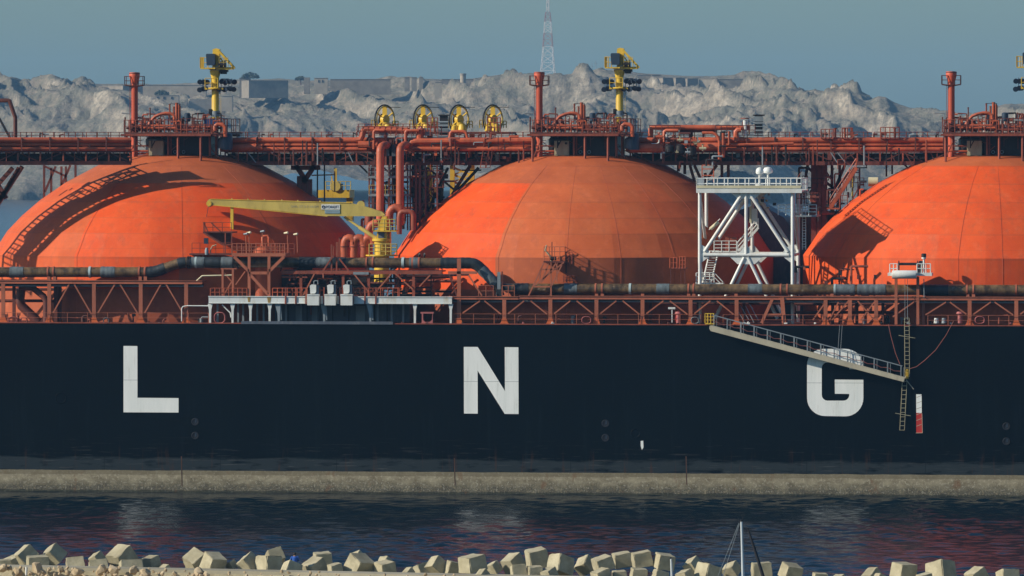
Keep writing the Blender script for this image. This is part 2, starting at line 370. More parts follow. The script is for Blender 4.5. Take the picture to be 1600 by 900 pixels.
def terrain(name, ridge, d0, d1, d2, dx, dy, amp, seed, pw, label_mat, flat=0, fine=.14):
    """hill: ridge is (px, height pixel) list; shore at distance d0, crest near d1, back at d2"""
    rp = np.array(ridge, float)
    us = np.arange((rp[0, 0]-800)/FPX*d1, (rp[-1, 0]-800)/FPX*d1, dx); ds = np.arange(d0, d2, dy)
    U, Dd = np.meshgrid(us, ds)
    px = 800+U/d1*FPX
    crest = HC+(HY-np.interp(px, rp[:, 0], rp[:, 1]))/FPX*d1
    wv = (fbm(U*.012, Dd*.004, 4, seed+5)-.5)*120
    t = np.clip((Dd+wv*np.clip((d1-Dd)/(d1-d0), 0, 1)-d0)/(d1-flat-d0), 0, 1)
    base = crest*t**pw
    back = np.clip((Dd-d1)/(d2-d1), 0, 1)
    base = base*(1-back**1.5*.8)
    wx = U+25*(fbm(U*.02, Dd*.02, 3, seed+9)-.5); wy = Dd+25*(fbm(U*.02+7, Dd*.02, 3, seed+11)-.5)
    r = fbm((wx+.6*wy)*.0115, wy*.0055, 6, seed, True, .42)-.42
    r2 = fbm(wx*.09, wy*.06, 5, seed+21, True, .6)-.42
    env = np.clip(t*3, 0, 1)*(1-.955*np.clip((t-.70)/.30, 0, 1))
    r3 = fbm((wx+.35*wy)*.055, wy*.012, 5, seed+33, True, .55)-.42
    h = base+amp*.17*r3*(.06+env)*np.clip(t*3, 0, 1)+amp*r*env+amp*fine*r2*(env*.9+.10*np.clip(t*3, 0, 1))
    # ledges
    h = h+1.2*np.sin(h*.55+r*6)*env*.6
    h = np.where(t <= 0.0, -3, h)
    ny, nx = U.shape
    base_pt = np.array(CAM); W = np.empty((ny*nx, 3))
    W[:, 0] = CAM.x+RT.x*U.ravel()+FW.x*Dd.ravel(); W[:, 1] = CAM.y+RT.y*U.ravel()+FW.y*Dd.ravel(); W[:, 2] = h.ravel()
    idx = np.arange(ny*nx).reshape(ny, nx)
    q = np.stack([idx[:-1, :-1], idx[:-1, 1:], idx[1:, 1:], idx[1:, :-1]], -1).reshape(-1, 4)
    me = bpy.data.meshes.new(name); me.vertices.add(ny*nx); me.vertices.foreach_set('co', W.ravel())
    me.loops.add(q.size); me.loops.foreach_set('vertex_index', q.ravel()); me.polygons.add(len(q))
    me.polygons.foreach_set('loop_start', np.arange(len(q))*4); me.polygons.foreach_set('loop_total', np.full(len(q), 4))
    me.update(); me.validate(); me.polygons.foreach_set('use_smooth', [True]*len(q)); me.materials.append(label_mat)
    o = bpy.data.objects.new(name, me); COL.objects.link(o); tag(o, kind='structure')
    return us, ds, h
R1 = [(-260, 150), (-100, 138), (0, 133), (30, 135), (60, 139), (100, 137), (150, 134), (200, 133), (250, 133), (300, 133), (350, 131), (375, 128), (450, 128), (480, 130), (560, 130),
      (620, 127), (660, 127), (715, 128), (760, 124), (780, 121), (830, 121), (870, 122), (900, 119), (940, 114), (975, 115), (1000, 118), (1050, 122), (1100, 123), (1150, 122), (1175, 121), (1195, 126),
      (1206, 134), (1213, 140), (1240, 150), (1262, 154), (1285, 160), (1320, 175), (1400, 190), (1500, 205), (1640, 215), (1860, 222)]
terrain('hills', R1, 4280, 4800, 5250, 1.5, 2.2, 54, 1, .58, M['hill'], 110, .085)
R2 = [(780, 320), (830, 255), (860, 215), (890, 176), (915, 152), (930, 146), (955, 147), (975, 153), (992, 166), (1010, 180), (1040, 188), (1075, 186), (1100, 178), (1125, 172), (1150, 173), (1180, 172), (1200, 163),
      (1212, 156), (1230, 162), (1255, 160), (1275, 155), (1292, 148), (1306, 139), (1316, 139), (1332, 149), (1350, 156), (1360, 155), (1372, 149), (1384, 152), (1400, 162), (1425, 172), (1450, 178), (1480, 184), (1520, 182), (1540, 172),
      (1560, 165), (1575, 161), (1600, 162), (1640, 168), (1700, 190), (1800, 230)]
terrain('hillside', R2, 4100, 4420, 4700, 1.2, 1.8, 42, 40, .64, M['hill'], 0, .17)

# ------------------------------------------------------------------ fort buildings on the hill (real size, 4.6 km away)
def hillbox(g, px0, py0, px1, py1, dist, dep, rot=0.0, drop=6):
    a = PD(px0, py1, dist); b = PD(px1, py0, dist); w = (b-a).dot(RT); h = b.z-a.z
    u = RT*math.cos(rot)+FW*math.sin(rot); v = -RT*math.sin(rot)+FW*math.cos(rot)
    o = Vector((a.x, a.y, a.z-drop)); w /= max(.3, math.cos(rot))
    g.add([o, o+u*w, o+u*w+v*dep, o+v*dep]+[p+UP*(h+drop) for p in (o, o+u*w, o+u*w+v*dep, o+v*dep)],
          [(0,3,2,1),(4,5,6,7),(0,1,5,4),(1,2,6,5),(2,3,7,6),(3,0,4,7)])
    return g
def building(px0, py0, px1, py1, dist, dep, label, cat='building', name='fort_building', mat='fort', wins=(), rot=0., roof=True):
    dist -= 62
    c = PD((px0+px1)/2, py1, dist); e = empty(name, (0, 0, 0), label, cat)
    w = obj('wall', hillbox(MB(), px0, py0, px1, py1, dist, dep, rot), M[mat], e, smooth=False)
    if roof: obj('parapet', hillbox(MB(), px0-.2, py0-.5, px1+.2, py0+.1, dist-.3, dep+.6, rot, 0), M[mat], e, smooth=False)
    for (a, b, c_, d_) in wins:
        obj('window', hillbox(MB(), a, b, c_, d_, dist-.25 if rot == 0 else dist-.6, .4, 0, 0), M['opening'], e, smooth=False)
    return e
building(64, 134, 97, 141, 4700, 14, 'low white house with dark openings on the skyline above the left tank', 'house', 'stone_house', 'fortlight', [(68, 136, 70, 141), (73, 136, 75, 141), (79, 136, 81, 141)])
building(242, 149, 279, 159, 4560, 12, 'roofless house with three windows beside the leftmost red mast', 'house', 'stone_house', 'fortlight', [(245, 151, 248, 155), (255, 151, 258, 155), (267, 151, 270, 155)])
building(192, 134, 222, 150, 4640, 30, 'shaded stone bastion behind the leftmost red mast', 'bastion', 'stone_bastion', 'fort', rot=.6)
building(222, 133, 322, 148, 4690, 8, 'long pale retaining wall on the skyline between leftmost red mast and yellow crane', 'wall', 'fort_wall', 'fortlight')
building(296, 155, 352, 166, 4570, 6, 'sunlit cream wall sloping behind the leftmost yellow crane column', 'wall', 'fort_wall', 'fortlight', rot=.15, roof=False)
building(346, 150, 363, 160, 4566, 16, 'cream stone block ending the sunlit wall right of the leftmost yellow crane', 'bastion', 'stone_bastion', 'fortlight')
building(389, 126, 450, 139, 4610, 24, 'wide plain stone rampart right of the leftmost yellow crane', 'rampart', 'stone_rampart', 'fort', rot=.25)
building(374, 122, 390, 138, 4640, 12, 'small tower block adjoining the left end of wide rampart', 'tower', 'stone_tower', 'fort')
building(491, 122, 512, 133, 4640, 12, 'ruined pale blockhouse on the skyline left of the yellow reels', 'ruin', 'stone_ruin', 'fortlight', [(497, 125, 499, 129), (503, 125, 505, 129)])
building(475, 121, 484, 133, 4640, 8, 'narrow ruined stone pillar standing left of the pale blockhouse', 'ruin', 'stone_ruin', 'fort', roof=False)
building(516, 124, 610, 134, 4660, 8, 'long low rubble wall on the ridge above the boom', 'wall', 'fort_wall', 'fort')
for i, (a, w_) in enumerate([(632, 8), (643, 8), (655, 6)]):
    building(a, 121, a+w_, 129, 4650, 6, ['left', 'middle', 'right'][i]+' one of three small stone turrets above the yellow reels', 'turret', 'stone_turret', 'fort')
building(679, 128, 690, 140, 4600, 8, 'pale square blockhouse on the slope above the second reel', 'blockhouse', 'stone_blockhouse', 'fortlight')
building(690, 124, 782, 132, 4680, 6, 'low crenellated wall linking the two round towers', 'wall', 'fort_wall', 'fort')
building(734, 124, 748, 130, 4650, 8, 'small dark roofed hut between the two round towers', 'hut', 'stone_hut', 'fort')
building(762, 125, 790, 135, 4640, 14, 'curved pale battery wall below the big round tower', 'wall', 'fort_wall', 'fortlight')
building(796, 113, 806, 130, 4650, 10, 'square stone tower right of the big round tower', 'tower', 'stone_tower', 'fort')
building(806, 118, 832, 131, 4660, 10, 'long stone barrack between round tower and middle red mast', 'barrack', 'stone_barrack', 'fort', [(812, 121, 814, 125), (820, 121, 822, 125)])
building(866, 124, 940, 131, 4680, 6, 'faint stone terrace wall right of the middle red mast', 'wall', 'fort_wall', 'fort', roof=False)
def roundtower(px, py0, py1, rpx, dist, label):
    dist -= 62; c = PD(px, py1, dist); r = rpx/FPX*dist; h = (py1-py0)/FPX*dist
    e = empty('round_tower', (0, 0, 0), label, 'tower')
    obj('wall', MB().lathe((c.x, c.y, c.z-6), [(r*1.08, 0), (r, h+4), (r, h+6)], 28), M['fortlight'], e)
    obj('cornice', MB().lathe((c.x, c.y, c.z+h), [(r*1.12, -.6), (r*1.12, .5), (r*.9, .5)], 28), M['fort'], e)
roundtower(723.5, 116, 130, 4.6, 4640, 'slim round stone tower on the skyline above third reel')
roundtower(792, 117, 133, 7.6, 4630, 'big squat round tower just left of the middle red mast')
building(1018, 117, 1032, 126, 4660, 10, 'square shaded keep right of the middle yellow crane', 'keep', 'stone_keep', 'fort')
building(995, 117, 1019, 126, 4670, 8, 'low stone wall between middle yellow crane and square keep', 'wall', 'fort_wall', 'fort')
building(1036, 122, 1055, 130, 4650, 16, 'left of three angled fort bastions right of the keep', 'bastion', 'stone_bastion', 'fort', rot=.5)
building(1056, 122, 1073, 130, 4650, 16, 'middle of three angled fort bastions right of the keep', 'bastion', 'stone_bastion', 'fort', rot=.5)
building(1074, 123, 1091, 129, 4650, 16, 'right of three angled fort bastions right of the keep', 'bastion', 'stone_bastion', 'fort', rot=.5)
building(1092, 123, 1117, 132, 4655, 10, 'pale sunlit curtain wall right of the three bastions', 'wall', 'fort_wall', 'fortlight', rot=-.2)
building(1117, 124, 1164, 133, 4655, 10, 'long shaded curtain wall ending above the cliff at right', 'wall', 'fort_wall', 'fort')
# scrub trees by the fort
def scrubtree(px, py, rpx, dist, label):
    dist -= 62; c = PD(px, py, dist); r = rpx/FPX*dist; rr = random.Random(int(px)); e = empty('scrub_tree', (0, 0, 0), label, 'tree')
    obj('trunk', MB().tube([(c.x, c.y, c.z-3), (c.x, c.y, c.z+r*.5)], .3, 6), M['reddark'], e)
    g = MB()
    for k in range(420):
        a = rr.uniform(0, 2*PI); q = rr.random()**.5*r; z = rr.uniform(0, 1)*math.sqrt(max(0, r*r-q*q))*.8+.5
        p = Vector((c.x+q*math.cos(a)*1.3, c.y+q*math.sin(a), c.z+z)); s_ = rr.uniform(.3, .7)
        n = Vector((rr.gauss(0, 1), rr.gauss(0, 1), rr.gauss(0, 1))).normalized(); u = n.orthogonal()*s_; w = n.cross(u)
        g.add([p-u, p-w*.7, p+u, p+w*.7], [(0, 1, 2, 3)])
    obj('crown', g, M['scrub'], e, smooth=False)
scrubtree(391, 123, 11, 4640, 'dark domed tree on the rampart right of leftmost crane')
scrubtree(34, 136, 8, 4700, 'dark low bush on the skyline at far left')
scrubtree(470, 126, 7, 4650, 'small dark bush left of the ruined blockhouse')
scrubtree(253, 149, 9, 4580, 'bush behind the roofless three window house')

# lattice mast
def lattice():
    dist = 4700; e = empty('lattice_mast', (0, 0, 0), 'tall red and white lattice radio mast on the hilltop', 'radio mast')
    base = PD(856, 120, dist); sc = dist/FPX
    def lev(py, hw): z = PD(855, py, dist).z; q = hw*sc; return [Vector((base.x+a*q, base.y+b*q, z)) for a, b in ((-1, -1), (1, -1), (1, 1), (-1, 1))]
    def seg(name, levels, mat):
        g = MB()
        for (y0, h0), (y1, h1) in zip(levels, levels[1:]):
            A = lev(y0, h0); B = lev(y1, h1)
            for i in range(4):
                j = (i+1) % 4
                g.bar(A[i], B[i], .36); g.bar(A[i], B[j], .17); g.bar(A[j], B[i], .17); g.bar(B[i], B[j], .2)
        obj(name, g, M[mat], e, smooth=False)
    seg('lower_section', [(122, 11.5), (110, 10.3), (98, 9.2), (86, 8.2), (73, 7.4)], 'latt_w')
    seg('middle_section', [(73, 7.4), (62, 6.7), (52, 6.0)], 'latt_r')
    seg('middle_section', [(52, 6.0), (43, 5.4), (34, 4.9)], 'latt_w')
    seg('upper_section', [(34, 4.9), (27, 4.2), (19, 3.4)], 'latt_r')
    seg('antenna', [(19, 1.9), (8, 1.8), (-3, 1.7), (-14, 1.6)], 'latt_w')
lattice()
for px, top, lab in [(925, 99, 'left of two thin antenna poles on hill right of the red mast'), (931, 95, 'right of two thin antenna poles on hill right of the red mast')]:
    e = empty('antenna_pole', (0, 0, 0), lab, 'antenna'); a = PD(px, 114, 4700); b = PD(px, top, 4700)
    obj('pole', MB().tube([a, b], .22, 6), M['grey'], e); obj('crossarm', MB().tube([b-RT*1.2-UP*2, b+RT*1.2-UP*2], .15, 5), M['grey'], e)

# ================================================================== THE SHIP
ship = empty('gas_carrier', (0, 0, 0), 'navy hulled gas carrier ship with orange domed tanks and white letters LNG', 'ship')
ZD = 17.68
XL, XR = -95.0, 95.0
g = MB()
# hull side: slab with rounded sheer strake, runs past both picture edges
prof = [(0.0, -3.0), (0.0, 17.45), (.06, 17.62), (.2, 17.7), (.9, 17.7), (46.0, 17.7), (46.0, -3.0)]
nx = 24
for i in range(nx+1):
    x = XL+(XR-XL)*i/nx
    for y, z in prof: g.v.append((x, y, z))
k = len(prof)
for i in range(nx):
    for j in range(k-1): a = i*k+j; g.f.append((a, a+1, a+k+1, a+k))
g.f.append(tuple(range(k))); g.f.append(tuple(nx*k+j for j in range(k)))
hull = obj('hull', g, M['hull'], ship, ang=60)
deck = obj('deck', MB().box(XL+.5, XR-.5, .25, 45.7, 17.71, 17.76), M['reddark'], ship)
obj('deck_edge', MB().bar((XL, .12, 17.73), (XR, .12, 17.73), .16, .1), M['red'], deck)

# letters
def extr(pp, Y, t): return MB().prism([P(a, b, Y) for a, b in pp], (0, -t, 0))
def tri_extr(pp, t):
    bm = bmesh.new(); vs = [bm.verts.new(P(a, b, -.004)) for a, b in pp]; f = bm.faces.new(vs); bm.normal_update()
    bmesh.ops.triangulate(bm, faces=[f])
    r = bmesh.ops.extrude_face_region(bm, geom=bm.faces[:]); bmesh.ops.translate(bm, vec=(0, -t, 0), verts=[v for v in r['geom'] if isinstance(v, bmesh.types.BMVert)])
    bmesh.ops.recalc_face_normals(bm, faces=bm.faces[:])
    me = bpy.data.meshes.new('letter'); bm.to_mesh(me); bm.free(); return me
def arc(cx, cy, rx, ry, a0, a1, n=8):
    return [(cx+rx*math.cos(math.radians(a0+(a1-a0)*i/n)), cy-ry*math.sin(math.radians(a0+(a1-a0)*i/n))) for i in range(n+1)]
Lp = [(193, 540.5), (214.7, 540.7), (214.8, 621.5), (279, 622), (279, 644.6), (193, 644.2)]
Np = [(724.7, 542), (746.5, 542.1), (789, 611), (788.7, 542.4), (810, 542.6), (810.3, 646.9), (788.6, 646.7), (746.3, 579), (746.5, 646.3), (725, 646.1)]
Gp = (arc(1286, 570, 25, 25, 180, 90)+arc(1320, 570, 28, 25, 90, 0)+[(1348, 577), (1327.5, 577)]+arc(1318, 575, 9, 9, 0, 90, 4)+arc(1293, 575, 9, 9, 90, 180, 4)
      +arc(1293, 617, 9, 9, 180, 270, 4)+arc(1318, 617, 9, 9, 270, 350, 4)+[(1327, 615.5), (1304.5, 615.2), (1304.3, 593), (1349, 593.4)]+arc(1321, 622, 28, 28.5, 0, -90)+arc(1289, 622, 28, 28, 270, 180))
for nm, pp in (('L', Lp), ('N', Np), ('G', Gp)):
    me = tri_extr(pp, .02); me.materials.append(M['letter']); obj('letter', me, None, hull, 'white painted letter '+nm)
# load mark, small paint patch, tug rings, mooring chocks in the hull side
obj('draught_mark', extr([(1431.5, 616), (1440, 616), (1440.3, 645), (1431.7, 645)], -.006, .02), M['letter'], hull, 'white upper half of the vertical mark')
obj('draught_mark', extr([(1431.7, 645.2), (1440.3, 645.2), (1441, 676), (1431.8, 676)], -.006, .02), M['draught'], hull, 'red lower half of the vertical mark')
for a in range(6): obj('ladder_shadow_stripe', MB().barpx((1432, 621+a*9), (1440, 618+a*9), -.03, .02, .05), M['tan'], hull)  # shadow stripes of the ladder laid over the mark as thin bars
obj('mark_edge', MB().barpx((1440.6, 646), (1441.3, 676), -.03, .05), M['tan'], hull); obj('mark_edge', MB().barpx((1431, 676.5), (1441.5, 676.3), -.03, .08, .05), M['tan'], hull)
obj('paint_patch', extr([(1001, 689), (1005, 688.5), (1005.5, 699), (1003, 703), (1001.2, 697)], -.006, .015), M['letter'], hull)
for x, y in [(305, 659), (305, 680.5), (946, 661.5), (946, 684), (1572.5, 666), (1572.5, 689.5)]:
    c = P(x, y, 0); o = obj('chock', MB().ring((c.x, -.02, c.z), (0, 1, 0), .33, .07, 24, 6), M['black'], hull)
    obj('chock_hole', MB().disc((c.x, -.01, c.z), (0, 1, 0), .3, .02, 20), M['black'], o)
    obj('bollard_pin', MB().box(c.x+.02, c.x+.12, -.06, -.03, c.z-.1, c.z+.28), M['navy'], o)
for x, y, r in [(95, 622, .55), (993, 677, .45)]:
    c = P(x, y, 0); obj('tug_mark', MB().ring((c.x, -.004, c.z), (0, 1, 0), r, .06, 28, 4), M['hull'], hull)
for x, y0, y1 in [(283.5, 713, 760), (710, 716, 758), (1072, 713, 757)]:
    a = P(x, y0, -.006); b = P(x+1, y1, -.006); obj('rust_streak', MB().prism([a+RT*-.06, b+RT*-.05, b+RT*.05, a+RT*.05], (0, -.01, 0)), M['rust'], hull)

# ------------------------------------------------------------------ tank covers
TY = 23.0; TX = [-38.78, 5.09, 49.12]
TPROF = [(20.4, 17.72), (20.4, 21.2), (20.4, 24.62), (19.75, 25.5), (18.72, 27.1), (17.15, 28.75), (15.2, 30.42), (12.4, 32.35), (8.9, 34.2), (6.4, 35.1), (0.3, 35.75)]
def tank(i):
    nseg = 120; prof = []
    for (r0, z0), (r1, z1) in zip(TPROF, TPROF[1:]):
        prof.append((r0, z0)); prof.append((r0+(r1-r0)*.93, z0+(z1-z0)*.93))
    prof.append(TPROF[-1])
    g = MB().lathe((0, 0, 0), prof, nseg, 0, .2, 24)
    me = g.mesh('tank_cover', M['tank'], True, 4.2)
    at = me.attributes.new('paint', 'FLOAT', 'FACE'); sm = me.attributes.new('seam', 'FLOAT', 'FACE')
    av = []; sv = []; rr = random.Random(i)
    tone = {}
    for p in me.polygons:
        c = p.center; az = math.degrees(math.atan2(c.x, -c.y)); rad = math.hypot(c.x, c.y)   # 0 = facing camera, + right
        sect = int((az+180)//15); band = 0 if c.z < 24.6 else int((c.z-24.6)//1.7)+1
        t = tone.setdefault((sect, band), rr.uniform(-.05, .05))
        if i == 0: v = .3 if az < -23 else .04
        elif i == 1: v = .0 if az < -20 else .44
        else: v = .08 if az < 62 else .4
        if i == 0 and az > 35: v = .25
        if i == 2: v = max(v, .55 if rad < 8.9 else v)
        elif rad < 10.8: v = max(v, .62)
        if c.z < 24.6 and i != 2: v = max(v, .62 if az > (-20 if i else 10) else v)  # duller tone of the vertical wall is shade painted in
        if c.z < 21.2: v = max(v, .8)  # shade below the gallery painted into the lowest band
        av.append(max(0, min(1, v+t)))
        zi = c.z; near = any(0 <= (z1-zi) < .16 for _, z1 in TPROF[2:9])
        sv.append(1.0 if near else 0.0)
    at.data.foreach_set('value', av); sm.data.foreach_set('value', sv)
    lab = ['orange domed tank cover with faded left sector, leftmost', 'orange domed tank cover, bright left and dull right, in the middle', 'evenly orange domed tank cover at the right edge'][i]
    o = obj('tank_cover', me, None, ship, lab); o.location = (TX[i], TY, 0)
    # weld seams down the meridians
    g = MB()
    for s in ([-23, 10, 40] if i == 0 else [-20, 1, 17, 34, 50] if i == 1 else [-52, -8, 5, 22]):
        t = math.radians(s); pts = [((r*(1-.55*0)+.0)*math.sin(t), -(r)*math.cos(t), z) for r, z in TPROF[:-2]]
        g.tube(pts, .014, 4)
    obj('weld_seam', g, M['redpipe'], o)
    if i == 2:
        for k, (x, y) in enumerate([(1496, 307), (1494, 313), (1520.5, 308), (1519.5, 313.5), (1507, 303), (1484, 313)]):
            # small lifting pads welded on the plating
            d = onTank(x, y, 2); dx = d.x-TX[2]; z = d.z; yy = d.y-TY
            obj('lifting_pad', MB().box(dx-.14, dx+.14, yy-.1, yy+.12, z-.16, z+.16), M['oldwhite'], o)
    # scratches
    g = MB(); rr = random.Random(5+i)
    for k in range(7):
        az = math.radians(rr.uniform(-50, 50)); z = rr.uniform(25, 32); r = np.interp(-z, [-q[1] for q in TPROF], [q[0] for q in TPROF])
        r2 = np.interp(-(z-.7), [-q[1] for q in TPROF], [q[0] for q in TPROF]); w = rr.uniform(.03, .08)
        a = Vector((r*math.sin(az), -r*math.cos(az), z)); b = Vector((r2*math.sin(az-.004), -r2*math.cos(az-.004), z-.7)); n = Vector((math.sin(az), -math.cos(az), .7))*.02
        g.bar(a+n*.3, b+n*.3, w, .03)
    obj('scratch', g, M['dark'], o)
    return o
def onTank(px, py, i, lift=0.0):
    d = ray(px, py); zs = [-q[1] for q in TPROF]; rsx = [q[0] for q in TPROF]
    Y = 2.0
    while Y < 23:
        p = P(px, py, Y)
        if p.z < 35.7 and math.hypot(p.x-TX[i], p.y-TY) < np.interp(-p.z, zs, rsx)+lift: return p
        Y += .05
    return P(px, py, 23)
tanks = [tank(i) for i in range(3)]

# ------------------------------------------------------------------ dome unit (built at tank 2, copied to 1 and 3)
def rs(seed): return random.Random(seed)
def dome_unit():
    out = []
    YF, YB = 17.0, 28.5
    f0 = XP(828, YF); f1 = XP(985, YF); fm = XP(911, YF)
    zf = ZP(206.5, 900, YF)
    # dome trunk + platform
    g = MB().box(f0, f1+.3, YF, YB, zf-.22, zf)
    for y in (YF, YF+3.5, YB-.1): g.bar((f0, y, zf-.32), (f1, y, zf-.32), .22, .28)
    plat = obj('dome_platform', g, M['reddark'], ship); out.append(plat)
    trunk = obj('dome_trunk', MB().lathe((XP(905, TY), TY, 34.4), [(3.3, 0), (3.3, 2.6), (3.0, 2.9)], 40), M['dark'], ship); out.append(trunk)
    obj('lower_walkway', MB().box(f0-.2, f1-1.2, YF-.9, YF-.02, zf-.34, zf-.26).bar((f0-.2, YF-.9, zf-.3), (f1-1.2, YF-.9, zf-.3), .12, .22), M['red'], plat)
    # railings
    h = 1.45
    obj('railing', MB().rail([(f0, YF, zf), (fm, YF, zf)], 1.3, .62, .035, 2, .05), M['red'], plat)
    obj('railing', MB().rail([(fm, YF-.9, zf-.26), (f1-1.2, YF-.9, zf-.26), (f1-1.2, YF, zf-.26)], 1.1, .62, .035, 2, .05), M['red'], plat)
    obj('railing', MB().rail([(fm, YF, zf), (f1, YF, zf)], 1.45, .55, .03, 2, .045), M['reddark'], plat)
    obj('railing', MB().rail([(f1, YF, zf), (f1, YB, zf)], 1.45, 2.9, .03, 2, .045), M['reddark'], plat)
    obj('railing', MB().rail([(f0, YB, zf), (f1, YB, zf)], 1.45, .7, .03, 2, .045), M['reddark'], plat)
    obj('railing', MB().rail([(f0, YF, zf), (f0, YB, zf)], 1.3, 2.9, .035, 2, .05), M['red'], plat)
    # legs
    for px, pb, Y in [(832, 252, YF), (844, 247, YF+1.5), (897, 248, YF+1), (902, 246, YF+3), (914, 254, YF-.7), (950, 255, YF-.7), (963, 250, YF+1), (972, 252, YF+2)]:
        a = P(px, 209, Y); b = P(px, pb, Y); obj('leg', MB().tube([a, b], .13, 8), M['red'], plat)
    for p, q in [((844, 222), (832, 250)), ((963, 230), (980, 250))]: obj('leg_brace', MB().tubepx([p, q], YF+1.2, .06, 6), M['red'], plat)
    # curb frames welded on the dome
    for pp in [[(822, 254), (856, 245)], [(838, 258), (864, 246)], [(887, 252), (892, 246), (928, 246)], [(887, 252.5), (930, 252.5)], [(926, 246), (934, 260)], [(932, 259), (983, 260)], [(931, 252), (975, 254)], [(983, 260), (985, 264)]]:
        g = MB()
        for p, q in zip(pp, pp[1:]): g.bar(onTank(*p, 1, .1), onTank(*q, 1, .1), .36, .55)
        obj('curb_frame', g, M['red'], plat)
    # cabinets, gauges, machinery between dome and platform
    c = obj('cabinet', MB().boxpx(866, 220, 889, 243, YF+1.2, 1.6), M['beige'], plat)
    obj('cabinet_door', MB().boxpx(867.5, 222, 877, 241, YF+1.16, .05), M['beige'], c); obj('cabinet_door', MB().boxpx(878.5, 222, 887.5, 241, YF+1.16, .05), M['beige'], c)
    for x in (873, 884.5): o = P(x, 224, YF+1.1); obj('cabinet_vent', MB().disc(o, (0, 1, 0), .13, .08, 12), M['dark'], c)
    obj('equipment_house', MB().boxpx(893, 212, 962, 247, YF+2, 6), M['dark'], plat)
    for x in (907, 920.5):
        o = P(x, 237.5, YF+1.9); obj('gauge', MB().ring(o, (0, 1, 0), .16, .05, 18, 6), M['grey'], plat)
    for x, y0, y1, m in [(985, 214, 232, 'slate'), (990, 207, 234, 'navy')]:
        a = P(x, y0, YF+1); b = P(x, y1, YF+1); obj('motor', MB().tube([b, b.lerp(a, .8), a.lerp(b, .05), a], [.62, .62, .5, .2], 16), M[m], plat)
    obj('elbow_pipe', MB().tubepx([(972, 205), (972, 197), (976, 194), (984, 194.5), (988, 198), (988, 214)], YF, .22, 10), M['redpipe'], plat)
    obj('cargo_pipe', MB().tubepx([(978, 231), (1012, 231), (1045, 230.5)], YF+3, .45, 14), M['redpipe'], plat)
    # vent mast
    cx = P(842.7, 200, YF+2); z0 = ZP(250, 842, YF+2); zt = ZP(112.5, 842, YF+2)
    zz = lambda py: ZP(py, 842, YF+2)-z0
    vm = obj('vent_mast', MB().lathe((cx.x, cx.y, z0), [(.36, 0), (.36, zz(131)), (.38, zz(129)), (.55, zz(120)), (.58, zz(115)), (.55, zz(114)), (.55, zz(112.5)), (.42, zz(112.5))], 24), M['ventred'], ship); out.append(vm)
    obj('vent_mouth', MB().disc((cx.x, cx.y, zt+.01), (0, 0, 1), .41, .02), M['black'], vm)
    obj('vent_cap_ring', MB().ring((cx.x, cx.y, ZP(114, 842, YF+2)), (0, 0, 1), .55, .05, 24, 6), M['reddark'], vm)
    g = MB(); zc = ZP(134, 842, YF+2); hh = .95
    for s in (-1, 1):
        g.bar((cx.x+s*.35, cx.y, zc), (cx.x+s*1.0, cx.y, zc+.1), .16, .14)
        for yo in (-.5, .5):
            g.rail([(cx.x+s*.35, cx.y+yo, zc+.1), (cx.x+s*1.0, cx.y+yo, zc+.1)], hh, .7, .035, 2, .045)
        g.rail([(cx.x+s*1.0, cx.y-.5, zc+.1), (cx.x+s*1.0, cx.y+.5, zc+.1)], hh, 1, .035, 2, .045)
    g.box(cx.x-1.0, cx.x+1.0, cx.y-.5, cx.y+.5, zc+.03, zc+.09)
    obj('mast_platform', g, M['reddark'], vm)
    g = MB(); za = ZP(205, 842, YF+2)
    for s in (-.14, .14): g.bar((cx.x-.47+s*.2, cx.y-.2+s, za), (cx.x-.47+s*.2, cx.y-.2+s, zc), .03)
    k = za
    while k < zc: g.bar((cx.x-.47, cx.y-.34, k), (cx.x-.47, cx.y-.06, k), .025); k += .3
    obj('ladder', g, M['red'], vm)
    # yellow service crane
    YC = YF+5; c = P(968, 200, YC); Z = lambda py: ZP(py, 968, YC)
    r = .40
    cr = obj('service_crane', MB().lathe((c.x, c.y, Z(212)), [(r*.9, 0), (r*.9, Z(186)-Z(212)), (r*1.1, Z(184)-Z(212)), (r*1.1, Z(182)-Z(212)), (r, Z(181)-Z(212)), (r, Z(124)-Z(212)), (r*1.05, Z(121)-Z(212)), (r*1.5, Z(111)-Z(212)), (r*1.5, Z(109)-Z(212))], 24), M['yellow'], ship); out.append(cr)
    X = lambda px: XP(px, YC)
    obj('slew_column', MB().prism([P(963.5, 106, YC-.35), P(964, 76, YC-.35), P(969, 74.5, YC-.35), P(975, 76, YC-.35), P(974, 106, YC-.35)], (0, .7, 0)), M['yellow'], cr)
    g = MB()
    for yo in (-.5, .5):
        g.barpx((973, 78), (997, 104), YC+yo, .16, .22); g.barpx((970, 106), (997, 106), YC+yo, .14, .26); g.barpx((972, 84), (985, 103), YC+yo, .1, .12); g.barpx((984, 92), (981, 104), YC+yo, .1)
    g.barpx((996.5, 105), (996.5, 105), YC, .1); g.bar(P(997, 105, YC-.6), P(997, 105, YC+.6), .3, .22)
    g.bar(P(985, 105, YC-.5), P(985, 105, YC+.5), .1)
    obj('jib', g, M['yellow'], cr)
    obj('operator_cabin', MB().prismpx([(954, 84.5), (955.5, 83), (967, 83), (968, 84.5), (968, 100), (966, 101.5), (955, 101)], YC-1.0, .9), M['navy'], cr)
    g = MB().box(X(946.5), X(970), YC-1, YC+1, Z(107), Z(105)); obj('upper_platform', g, M['yellow'], cr)
    obj('railing', MB().rail([(X(952), YC-1, Z(105)), (X(946.5), YC-1, Z(105)), (X(946.5), YC+1, Z(105)), (X(954), YC+1, Z(105))], 1.1, .5, .035, 2, .05), M['yellow'], cr)
    obj('railing', MB().rail([(X(976), YC-.8, Z(104)), (X(990), YC-.8, Z(104))], 1.0, .45, .03, 2, .04), M['olive'], cr)
